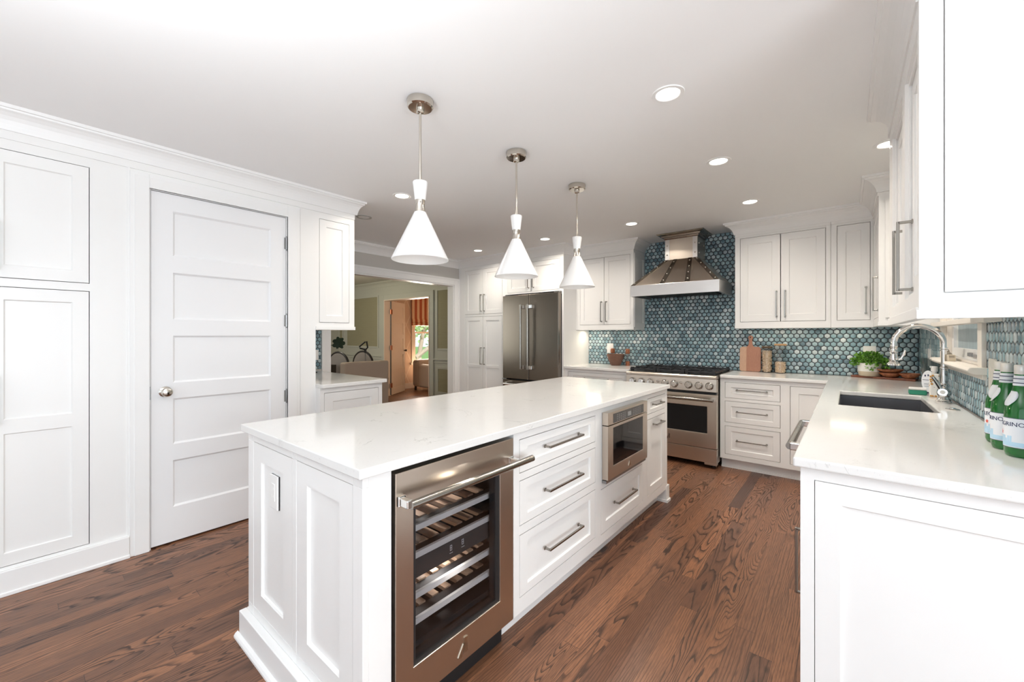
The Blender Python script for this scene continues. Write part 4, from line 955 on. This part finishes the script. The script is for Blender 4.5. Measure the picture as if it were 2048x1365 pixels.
def water_bottle(x, y, lab, ang):
    c = (x, y); z = T; R = .0372
    t = thing('water_bottle', lab, 'bottle', (x, y, T), 'green water bottles on the right worktop')
    MB().lathe([(0, 0), (.030, 0), (.0345, .004), (R, .014), (R, .135), (.0355, .152), (.030, .175), (.0225, .200), (.0175, .225), (.0150, .250), (.0142, .272), (0, .272)], 36, (x, y, z)).build('glass_body', GREENG, t)
    MB().lathe([(0, .262), (.0150, .262), (.0158, .264), (.0158, .289), (.0145, .292), (0, .292)], 28, (x, y, z)).build('cap', P('silver_white_cap', (.84, .81, .76), .3, .3), t)
    lbl = shell(MB(), R+.0002, 0, 2*PI, z+.030, z+.124, c, n=48).build('label', PAPER, t)
    shell(MB(), R+.0009, 0, 2*PI, z+.034, z+.048, c, .0003, 48).build('label_band', PAPERB, lbl)
    b = MB()
    for k in range(9):
        a = ang+(k-4)*.16; h_ = .010+.010*abs(math.sin(k*2.1)); shell(b, R+.0010, a, a+.13, z+.048, z+.048+h_, c, .0003, 3)
    b.build('label_mountains', PAPERB, lbl)
    b = MB()
    for zz in (.0300, .1225): shell(b, R+.0009, 0, 2*PI, z+zz, z+zz+.0015, c, .0003, 48)
    b.build('label_border', INK, lbl)
    wrap(text_mesh('S.PELLEGRINO', .0185), 'lettering', R+.0012, ang, z+.098, c, INK, lbl)
    wrap(text_mesh('1899 1899 1899', .0045), 'small_print', R+.0012, ang, z+.090, c, PAPERB, lbl) if False else None
    st_ = [((.0075 if k % 2 == 0 else .0032)*math.sin(PI*k/5), (.0075 if k % 2 == 0 else .0032)*math.cos(PI*k/5)) for k in range(10)]
    b = MB().prism(st_, 0, .0004); me = bpy.data.meshes.new('star'); me.from_pydata(b.v, [], b.f); wrap(me, 'red_star', R+.0012, ang-.12, z+.076, c, RED, lbl)
    nb = MB(); vs = [(.0168, .232), (.0148, .262)]
    nb.lathe([(.0178, .226), (.0168, .240), (.0153, .258), (.0158, .258), (.0173, .240), (.0183, .226)], 32, (x, y, z)); nk = nb.build('neck_label', PAPER, t)
    b = MB(); shell(b, .0166, 0, 2*PI, z+.247, z+.2495, c, .0008, 32); shell(b, .0176, 0, 2*PI, z+.2335, z+.236, c, .0006, 32); b.build('neck_print', INK, nk)
    # teardrop medallion draped on the shoulder
    b = MB(); vs = []; n = 14
    for i in range(n+1):
        f = i/n; zz = .211-.050*f; wv = .021*math.sin(PI*min(1, f*.80+.12))**.8
        rr = .0005+[.0195, .0225, .0265, .0305, .0340, .0362][min(5, int(f*5.01))]+([.003, .004, .004, .0035, .0022, 0][min(5, int(f*5.01))])*(f*5-int(f*5.0001) if f < 1 else 0)
        for k in range(7):
            a = ang+.30+(k/6-.5)*2*wv/rr; vs.append((x+rr*math.cos(a), y+rr*math.sin(a), z+zz))
    fs = [(i*7+k, i*7+k+1, (i+1)*7+k+1, (i+1)*7+k) for i in range(n) for k in range(6)]
    b.add(vs, fs); b.sm = True; md = b.build('shoulder_medallion', PAPER, t); md.modifiers.new('thick', 'SOLIDIFY').thickness = .0006
    return t
aim = lambda x, y: math.atan2(-y, -x)
water_bottle(.427, 2.036, 'green glass water bottle nearest the camera, at the frame edge', aim(.427, 2.036)-1.33)
water_bottle(.418, 2.142, 'green glass water bottle in the middle of the three', aim(.418, 2.142)-1.72)
water_bottle(.424, 2.252, 'green glass water bottle farthest back, with red star showing', aim(.424, 2.252)-.85)

# ------------------------------------------------------------------ things on the far worktops
def fan_board():
    t = thing('cutting_board', 'paddle-shaped wooden cutting board leaning on the blue tiles', 'cutting board', (-.805, 4.975, T))
    A = math.atan2(.032, .37)
    Mb = lambda x, z, w_: (-.805+x, 4.985+z*math.sin(A)-w_*math.cos(A), T+z*math.cos(A)+w_*math.sin(A)+.0005)
    out = []
    def arc(cx, cz, r, a0, a1, n=7): return [(cx+r*math.cos(a0+(a1-a0)*i/n), cz+r*math.sin(a0+(a1-a0)*i/n)) for i in range(n+1)]
    W = .098; hh = .262
    out += arc(W-.022, .022, .022, -PI/2, 0)+arc(W-.03, hh-.03, .03, 0, PI/2)
    out += [(.034, hh), (.022, hh+.012), (.0165, hh+.035), (.015, hh+.075)]+arc(0, hh+.098, .0225, -.55, PI+.55, 12)+[(-.015, hh+.075), (-.0165, hh+.035), (-.022, hh+.012), (-.034, hh)]
    out += arc(-W+.03, hh-.03, .03, PI/2, PI)+arc(-W+.022, .022, .022, PI, 1.5*PI)
    MB().prism(out, 0, .018, Mb).build('paddle', W_MID, t, bevel=.003)
    lf = [(x, z) for x, z in out if x < -.036]; lf = [(-.036, 0.001)]+[p for p in lf[::-1]][::1]+[(-.036, hh-.001)]
    xs = sorted([p for p in out if p[0] < -.036], key=lambda p: p[1])
    MB().prism([(-.036, 0.0005)]+[p for p in xs]+[(-.036, hh-.0005)], .0182, .0190, Mb).build('pale_stripe', W_PALE, t)
    MB().lathe([(0, .0183), (.0065, .0183), (.0065, .0192), (0, .0192)], 16, M=lambda x, y, h: Mb(x, hh+.100+y, h)).build('hanging_hole', DARKW, t)
fan_board()
def jar(x, y, r, h, fill, lab, lidmat, seed):
    t = thing('glass_jar', lab, 'jar', (x, y, T), 'glass storage jars on the far worktop')
    MB().lathe([(0, .002), (r-.004, .002), (r, .006), (r, h-.03), (r-.003, h-.022), (r-.003, h-.018), (r-.006, h-.018), (r-.006, h-.024), (r-.003, h-.032), (r-.003, .008), (r-.006, .005), (0, .005)], 32, (x, y, T)).build('glass', GLASS, t)
    MB().lathe([(0, h-.018), (r+.001, h-.018), (r+.002, h-.016), (r+.002, h-.002), (r, h), (0, h)], 32, (x, y, T)).build('lid', lidmat, t)
    rnd = random.Random(seed); b = MB(); R = r-.010; n = int(fill*9000*(r/.05)**1)
    for i in range(int(280*fill/.2)):
        a = rnd.random()*2*PI; rr = R*(1-.10*rnd.random()); z = .012+rnd.random()*(fill-.014)
        if i % 6 == 0: rr = R*math.sqrt(rnd.random()); z = fill-.004+rnd.random()*.004
        b.ball((x+rr*math.cos(a), y+rr*math.sin(a), T+z), .006+.003*rnd.random(), .006+.003*rnd.random(), .0045+.003*rnd.random(), 6, 4)
    b.lathe([(0, .006), (R-.006, .006), (R-.006, fill-.006), (0, fill-.006)], 20, (x, y, T))
    o = b.build('nuts', NUT, t); o['kind'] = 'stuff'
jar(-.648, 4.958, .048, .270, .222, 'full glass jar of nuts with dark wooden lid', W_DARKLID, 1)
jar(-.530, 4.940, .052, .298, .112, 'half-full taller glass jar of nuts with pale wooden lid', P('bamboo_lid', (.50, .30, .15), .5), 2)
t = thing('woven_bowl', 'brown woven bowl on the worktop left of the range', 'bowl', (-2.295, 4.885, T))
pr_ = [(0, 0), (.052, 0)]; n = 15
for i in range(n*2+1):
    f = i/(n*2); pr_.append((.055+.058*f**.75+.0022*math.sin(i*PI/1.0+PI/2), .004+.140*f))
pr_ += [(.108, .144), (.050, .012), (0, .010)]
MB().lathe(pr_, 44, (-2.295, 4.885, T)).build('basket', W_BASK, t)
def mill(x, y, lab):
    t = thing('pepper_mill', lab, 'mill', (x, y, T), 'wooden mills by the woven bowl')
    MB().lathe([(0, 0), (.026, 0), (.026, .05), (.024, .054), (0, .054)], 28, (x, y, T)).build('base', W_OLIVE, t, bevel=.001)
    MB().lathe([(.014, .054), (.0145, .10), (.014, .148), (.011, .148), (.011, .054)], 24, (x, y, T)).build('glass_tube', GLASS, t)
    MB().lathe([(0, .05), (.004, .05), (.004, .15), (0, .15)], 12, (x, y, T)).build('spindle', GREYM, t)
    MB().lathe([(0, .148), (.022, .148), (.028, .156), (.029, .185), (.026, .204), (.018, .212), (0, .213)], 28, (x, y, T)).build('head', W_OLIVE, t)
mill(-2.160, 4.945, 'wood and glass pepper mill standing right of the woven bowl'); mill(-2.388, 4.995, 'wood and glass mill half hidden behind the woven bowl')

t = thing('serving_plank', 'long rough-edged wooden serving board in the corner under the herb pot', 'serving board', (.255, 4.88, T))
a = math.atan2(-.155, .38); ca, sa = math.cos(a), math.sin(a); rnd = random.Random(4)
Mk = lambda x, y, z: (.250+x*ca-y*sa, 4.895+x*sa+y*ca, T+z)
ed = [(-.225+.45*i/14, -.062+.006*math.sin(i*1.7)+.003*rnd.random()) for i in range(15)]+[(.205-.43*i/10, .050+.004*math.sin(i*2.3)) for i in range(11)]
MB().prism(ed, 0.0, .018, Mk).build('plank', W_PLANK, t, bevel=.004)
pz_ = T+.0185
t = thing('herb_pot', 'white ceramic pot of green herbs in the corner', 'potted plant', (.150, 4.93, pz_))
px_, py_ = .150, 4.928
MB().lathe([(0, 0), (.073, 0), (.0755, .003), (.081, .042), (0, .042)], 40, (px_, py_, pz_)).build('raw_clay_base', P('raw_clay', (.52, .44, .33), .8), t)
MB().lathe([(.0812, .042), (.089, .112), (.089, .116), (.085, .116), (.082, .100), (0, .100), (0, .042)], 40, (px_, py_, pz_)).build('glazed_pot', P('white_glaze', (.80, .79, .76), .25), t)
rnd = random.Random(11)
def leafball(b, c, n, rx, ry, rz, s0, s1, rnd, ok=lambda p: True):
    for i in range(n):
        while True:
            v = Vector((rnd.uniform(-1, 1), rnd.uniform(-1, 1), rnd.uniform(-1, 1)))
            if .25 < v.length < 1: break
        p = Vector((c[0]+v.x*rx, c[1]+v.y*ry, c[2]+v.z*rz))
        if not ok(p): continue
        s = rnd.uniform(s0, s1); d = (v+Vector((rnd.uniform(-.7, .7), rnd.uniform(-.7, .7), rnd.uniform(-.2, .9)))).normalized()
        sd = d.cross(Vector((rnd.uniform(-1, 1), rnd.uniform(-1, 1), rnd.uniform(-1, 1)))).normalized(); nn = d.cross(sd)
        q = [p, p+d*s*.35+sd*s*.36+nn*s*.05, p+d*s*.75+sd*s*.33, p+d*s, p+d*s*.75-sd*s*.33, p+d*s*.35-sd*s*.36+nn*s*.05, p+d*s*.5-nn*s*.10]
        b.add([tuple(k) for k in q], [(0, 1, 6), (1, 2, 6), (2, 3, 6), (3, 4, 6), (4, 5, 6), (5, 0, 6)])
b = MB(); leafball(b, (px_, py_-.005, pz_+.150), 460, .105, .070, .060, .016, .030, rnd, lambda p: p.y < 5.005)
leafball(b, (px_-.085, py_-.02, pz_+.125), 100, .050, .055, .030, .016, .028, rnd); leafball(b, (px_+.095, py_-.03, pz_+.115), 120, .045, .05, .045, .016, .028, rnd); leafball(b, (px_+.015, py_-.085, pz_+.095), 60, .035, .02, .035, .015, .026, rnd)
b.build('foliage', LEAF, t)
b = MB()
for k in range(16):
    a_ = k*.9; b.tube([(px_+.03*math.cos(a_), py_+.03*math.sin(a_), pz_+.098), (px_+.06*math.cos(a_), py_+.045*math.sin(a_), pz_+.14), (px_+.09*math.cos(a_), py_+.055*math.sin(a_), pz_+.165)], .0014, 5)
b.build('stems', LEAF, t)
def bowl(x, y, z, r, h, lab):
    t = thing('wooden_bowl', lab, 'bowl', (x, y, z), 'turned wooden bowls on the serving board')
    MB().lathe([(0, 0), (r*.45, 0), (r*.72, h*.3), (r*.95, h*.78), (r, h), (r*.95, h), (r*.88, h*.78), (r*.6, h*.3), (0, h*.16)], 36, (x, y, z)).build('bowl', W_OLIVE, t)
bowl(.288, 4.868, pz_, .082, .040, 'turned wooden bowl under another, right of the herb pot'); bowl(.284, 4.868, pz_+.034, .090, .036, 'turned wooden bowl on top of the stacked pair')
bowl(.402, 4.815, pz_, .070, .044, 'single shallow wooden bowl at the right end of the serving board')

# ------------------------------------------------------------------ dining room seen through the opening
XWd, YN = -9.55, 5.03
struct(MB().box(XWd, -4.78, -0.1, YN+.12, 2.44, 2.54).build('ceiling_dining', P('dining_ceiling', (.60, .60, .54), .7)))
AX0, AX1, AZ = -7.61, -6.12, 2.045
struct(MB().cells([XWd, AX0, AX1, -4.78], [0, AZ, 2.44], [(AX0, AX1, 0, AZ)], -.12, 0, FYn(YN)).build('wall_dining_north', SAGE))
struct(MB().box(XWd-.1, XWd, -.1, YN, 0, 2.44).build('wall_dining_west', SAGE))
struct(MB().cells([XWd, -9.2, -6.8, -4.66], [0, .75, 2.25, 2.44], [(-9.2, -6.8, .75, 2.25)], -.12, 0, FYp(0.3)).build('wall_dining_south', SAGE))  # unseen window opening, put in to admit the added dining fill
M = FYn(YN)
def frame(b, u0, u1, v0, v1, w_, d, M): 
    for q in ((u0, u0+w_, v0, v1), (u1-w_, u1, v0, v1), (u0+w_, u1-w_, v0, v0+w_), (u0+w_, u1-w_, v1-w_, v1)): b.box(*q, 0, d, M)
b = MB()
for u0, u1 in ((-9.2, -7.86), (-5.95, -4.95), (-9.55, -9.35)): frame(b, u0, u1, 1.02, 2.165, .035, .015, M); frame(b, u0, u1, .20, .72, .05, .012, M)
b.box(XWd, AX0-.1, .835, .862, 0, .03, M).box(AX1+.1, -4.78, .835, .862, 0, .03, M).box(XWd, AX0-.1, .78, .80, 0, .015, M).box(AX1+.1, -4.78, .78, .80, 0, .015, M)
b.box(XWd, AX0-.1, 0, .14, 0, .02, M).box(AX1+.1, -4.78, 0, .14, 0, .02, M)
for u0, u1, v0, v1 in ((AX0-.105, AX0, 0, AZ+.105), (AX1, AX1+.105, 0, AZ+.105), (AX0, AX1, AZ, AZ+.105)): b.box(u0, u1, v0, v1, 0, .03, M)
b.sweep([(XWd, YN), (-4.78, YN)], [(p[0], p[1]) for p in CROWN])
struct(b.build('trim_8', SAGE, bevel=.003))
b = MB()
for u0, u1 in ((-9.165, -7.895), (-5.915, -4.985), (-9.55, -9.385)): b.box(u0, u1, 1.055, 2.13, 0, .003, M); b.box(u0+.015, u1-.015, .25, .67, 0, .003, M)
struct(b.build('trim_9', GCLOTH))
struct(MB().box(AX0, AX0+.02, 4.99, YN+.12, 0, AZ).box(AX1-.02, AX1, 4.99, YN+.12, 0, AZ).box(AX0+.02, AX1-.02, 4.99, YN+.12, AZ-.02, AZ).build('trim_10', PEACH))
# open door leaf
dv = Vector((-.52, .854, 0)).normalized(); nv = Vector((dv.y, -dv.x, 0)); h0 = Vector((AX0+.03, YN+.125, 0))
def MD(u, v, w_): p = h0+dv*u+nv*w_; return (p.x, p.y, v)
b = MB(); pz2 = [(.15, .46), (.55, .86), (.97, 1.22), (1.31, 1.58), (1.67, 1.93)]; vs = sorted({.012, 2.03, *[q for p in pz2 for q in p]}); hs = [(.10, .64, *p) for p in pz2]
b.box(0, .74, .012, 2.03, -.03, -.012, MD); b.cells([0, .10, .64, .74], vs, hs, -.012, 0, MD)
dl = struct(b.build('door_2', PEACH))
MB().box(-.012, -.002, .012, 2.03, -.032, .004, MD).build('door_edge', P('dark_door_edge', (.05, .04, .035), .5), dl)
for z in (.22, 1.03, 1.80): MB().box(-.05, .035, z-.05, z+.05, .001, .012, MD).build('hinge', BRASS, dl)
MB().lathe([(0, 0), (.012, 0), (.012, .03), (.026, .045), (.022, .065), (0, .07)], 18, M=lambda x, y, h: MD(.685+x, .95+y, h)).build('door_knob', P('dark_knob', (.05, .04, .03), .3, .8), dl)
# study beyond
XS = -8.32
struct(MB().box(XS-.1, -4.8, YN+.12, 8.2, 2.44, 2.54).build('ceiling_study', P('study_ceiling', (.8, .72, .62), .7)))
VY0, VY1, VZ0, VZ1 = 6.32, 7.05, .62, 2.25
struct(MB().cells([YN+.12, VY0, VY1, 8.2], [0, VZ0, VZ1, 2.44], [(VY0, VY1, VZ0, VZ1)], -.1, 0, FXp(XS)).build('wall_study_west', LATTICE))
struct(MB().box(XS-.1, -4.8, 8.1, 8.2, 0, 2.44).build('wall_study_north', PLASTER)); struct(MB().box(-4.9, -4.8, YN+.12, 8.1, 0, 2.44).build('wall_study_east', PLASTER))
M = FXp(XS)
struct(MB().box(YN+.12, 8.1, 0, .13, 0, .02, M).build('baseboard_study', PEACH))
b = MB()
for u0, u1, v0, v1 in ((VY0-.09, VY0, VZ0-.02, VZ1+.09), (VY1, VY1+.09, VZ0-.02, VZ1+.09), (VY0, VY1, VZ1, VZ1+.09)): b.box(u0, u1, v0, v1, 0, .025, M)
b.box(VY0-.13, VY1+.13, VZ0-.05, VZ0, -.08, .06, M); wn2 = struct(b.build('window_4', PEACH))
b = MB(); zm = 1.365
for z0, z1, w0 in ((VZ0, zm+.02, -.03), (zm-.02, VZ1, -.06)):
    for q in ((VY0, VY0+.035, z0, z1), (VY1-.035, VY1, z0, z1), (VY0+.035, VY1-.035, z0, z0+.035), (VY0+.035, VY1-.035, z1-.04, z1)): b.box(*q, w0, w0+.03, M)
b.build('sash', PEACH, wn2)
MB().box(VY0+.03, VY1-.03, VZ0+.03, VZ1-.03, -.045, -.042, M).build('pane', GLASS, wn2)
t = thing('roman_blind', 'orange and cream striped roman blind over the study window', 'blind', (XS+.05, 6.7, 1.6))
b = MB(); n = 40; prof = [(.05, 2.30), (.05, 1.72), (.072, 1.66), (.06, 1.635), (.085, 1.62), (.06, 1.60), (.09, 1.585), (.062, 1.56), (.085, 1.545), (.05, 1.535), (.035, 1.545), (.035, 2.30)]
b.prism([(p[0], p[1]) for p in prof], VY0-.11, VY1+.11, lambda o, z, u: (XS+o, u, z)); b.build('fabric', STRIPE, t)
MB().box(VY0-.12, VY1+.12, 2.29, 2.33, .0, .075, M).build('headrail', PEACH, t)
t = thing('armchair', 'blush slipcovered armchair in front of the study window', 'armchair', (-7.75, 6.55, 0))
def cushion(b, x0, x1, y0, y1, z0, z1): b.box(x0, x1, y0, y1, z0, z1)
MB().box(-8.02, -7.78, 6.02, 6.92, .08, .72).build('backrest', SOFA, t, bevel=.07, seg=4); MB().box(-7.78, -7.25, 6.14, 6.80, .08, .44).build('seat', SOFA, t, bevel=.04, seg=3)
for y in (6.02, 6.80): MB().box(-7.80, -7.2, y, y+.13, .08, .62).build('armrest', SOFA, t, bevel=.05, seg=3)
for x in (-7.95, -7.28):
    for y in (6.08, 6.86): MB().box(x-.02, x+.02, y-.02, y+.02, 0, .09).build('leg', DARKW, t)
# dining furniture
t = thing('settee', 'blush upholstered settee seen from behind in the dining room', 'settee', (-6.3, 3.7, 0))
MB().box(-6.22, -6.05, 3.28, 4.07, .12, .868).build('backrest', SOFA, t, bevel=.03, seg=3); MB().box(-6.66, -6.22, 3.31, 4.04, .12, .47).build('seat', SOFA, t, bevel=.04, seg=3)
for y in (3.33, 4.02):
    for x in (-6.10, -6.62): MB().box(x-.02, x+.02, y-.02, y+.02, 0, .13).build('leg', DARKW, t)
def dining_chair(x, y, rz, lab):
    t = thing('dining_chair', lab, 'chair', (0, 0, 0), 'oval-backed dining chairs')
    A = [(math.cos(PI*2*k/28), math.sin(PI*2*k/28)) for k in range(28)]
    b = MB(); b.tube([(-.22-.05*(.25*s_+.3), .23*c_, .74+.255*s_) for c_, s_ in A]+[(-.22-.05*.3, .23, .74)], .020, 10); b.build('back_frame', DARKW, t)
    MB().prism([(.215*c_, .74+.24*s_) for c_, s_ in A], -.018, .018, lambda u, z, w_: (-.22-.05*((z-.74)+.3)+w_, u, z)).build('back_pad', CHAIRF, t, bevel=.008)
    MB().box(-.22, .24, -.23, .23, .40, .48).build('seat', CHAIRF, t, bevel=.03, seg=3)
    for lx, ly in ((-.2, -.19), (-.2, .19), (.2, -.19), (.2, .19)): MB().tube([(lx, ly, .41), (lx*1.12, ly*1.08, 0)], [.024, .016], 10).build('leg', DARKW, t)
    t.location = (x, y, 0); t.rotation_euler = (0, 0, rz); return t
c1 = dining_chair(-7.13, 3.93, 1.9, 'dark-framed oval-back dining chair behind the settee, left one'); dup(c1, (-7.15, 4.42, 0), 'dark-framed oval-back dining chair behind the settee, right one', 1.9)
t = thing('floor_mop', 'mop with black loop handle and silver pole behind the settee', 'mop', (-6.42, 3.80, 0))
MB().tube([(-6.40, 3.86, .03), (-6.34, 3.80, 1.045)], .010, 10).build('pole', GREYM, t)
b = MB(); b.tube([(-6.34, 3.80, 1.0), (-6.337, 3.797, 1.06)], .02, 10)
dd = Vector((.55, .83, 0)).normalized(); c0 = Vector((-6.337, 3.797, 1.06))
lp = [(-.012, 0), (-.085, .018), (-.095, .045), (-.005, .125), (.022, .135), (.038, .03), (.012, 0)]
b.tube([tuple(c0+dd*u+Vector((0, 0, v))) for u, v in lp]+[tuple(c0+dd*lp[0][0])], .013, 8); b.build('loop_handle', BLACK, t)
MB().box(-6.52, -6.30, 3.80, 3.92, 0, .04).build('mop_head', BLACK, t, bevel=.01)
t = thing('planter', 'dark planter box with a large-leaved plant in the dining room', 'potted plant', (-6.95, 3.35, 0))
MB().prism([(-.14, 0), (.14, 0), (.17, .795), (-.17, .795)], 3.18, 3.52, lambda x, z, y: (-6.95+x, y, z)).build('box', PLANTER, t, bevel=.006)
rnd = random.Random(5)
def bigleaf(b, c, s, tilt, yaw):
    n = 26; vs = [(0, 0, 0)]
    for k in range(n):
        a_ = 2*PI*k/n; r_ = s*(1-.30*abs(math.sin(a_*3.5))**6-.22*max(0, -math.sin(a_))**8); vs.append((r_*math.cos(a_), r_*math.sin(a_)*1.1, .05*s*math.cos(2*a_)))
    R_ = Matrix.Rotation(yaw, 3, 'Z') @ Matrix.Rotation(tilt, 3, 'X'); vs = [tuple(Vector(c)+R_ @ Vector(v)) for v in vs]
    b.add(vs, [(0, k+1, (k+1) % n+1) for k in range(n)])
LV = [((-6.55, 3.44, 1.165), .105, 1.35, .9), ((-6.75, 3.28, 1.22), .10, 1.1, .6), ((-6.66, 3.18, 1.10), .10, 1.4, 1.2), ((-6.60, 3.14, 1.34), .12, .9, .3), ((-6.70, 2.95, 1.42), .14, 1.0, .8), ((-6.70, 3.12, 1.0), .09, 1.3, .9), ((-6.5, 2.85, 1.2), .12, 1.2, .7)]
for i, (c_, s_, ti, yw) in enumerate(LV):
    b = MB(); bigleaf(b, c_, s_, ti, yw); o = b.build('leaf', DLEAF, t)
    b = MB(); b.tube([(-6.95, 3.33, .78), ((-6.95+c_[0])/2-.02, (3.33+c_[1])/2-.03, (c_[2]+.9)/2+.08), c_], .006, 6); b.build('leaf_stem', DLEAF, t)

# ------------------------------------------------------------------ garden outside the windows
struct(MB().box(-60, -8.45, -20, 40, -.6, -.5).build('ground', GRASSG))
def tree(x, y, lab, seed, s=1.0):
    t = thing('tree', lab, 'tree', (x, y, -.5), 'garden trees outside the study window'); rnd = random.Random(seed)
    b = MB(); b.tube([(x, y, -.5), (x+.1, y+.1, .8), (x+.05, y+.45, 2.2), (x-.1, y+.8, 4)], [.10, .08, .06, .03], 9); b.tube([(x+.1, y-.1, .5), (x+.2, y+.6, .95), (x+.3, y+1.5, 1.5)], [.09, .07, .03], 8); b.build('trunk', BARK, t)
    b = MB()
    for k in range(9): leafball(b, (x+rnd.uniform(-.8, .8)*s, y+rnd.uniform(-1.6, 1.6)*s, rnd.uniform(.5, 3.6)), 190, .75, .75, .5, .10, .19, rnd)
    b.build('crown', TLEAF, t)
tree(-12.0, 9.2, 'leafy tree with pale trunk right outside the study window', 1); tree(-15.2, 14.2, 'leafy tree farther out beyond the study window', 2, 1.3)
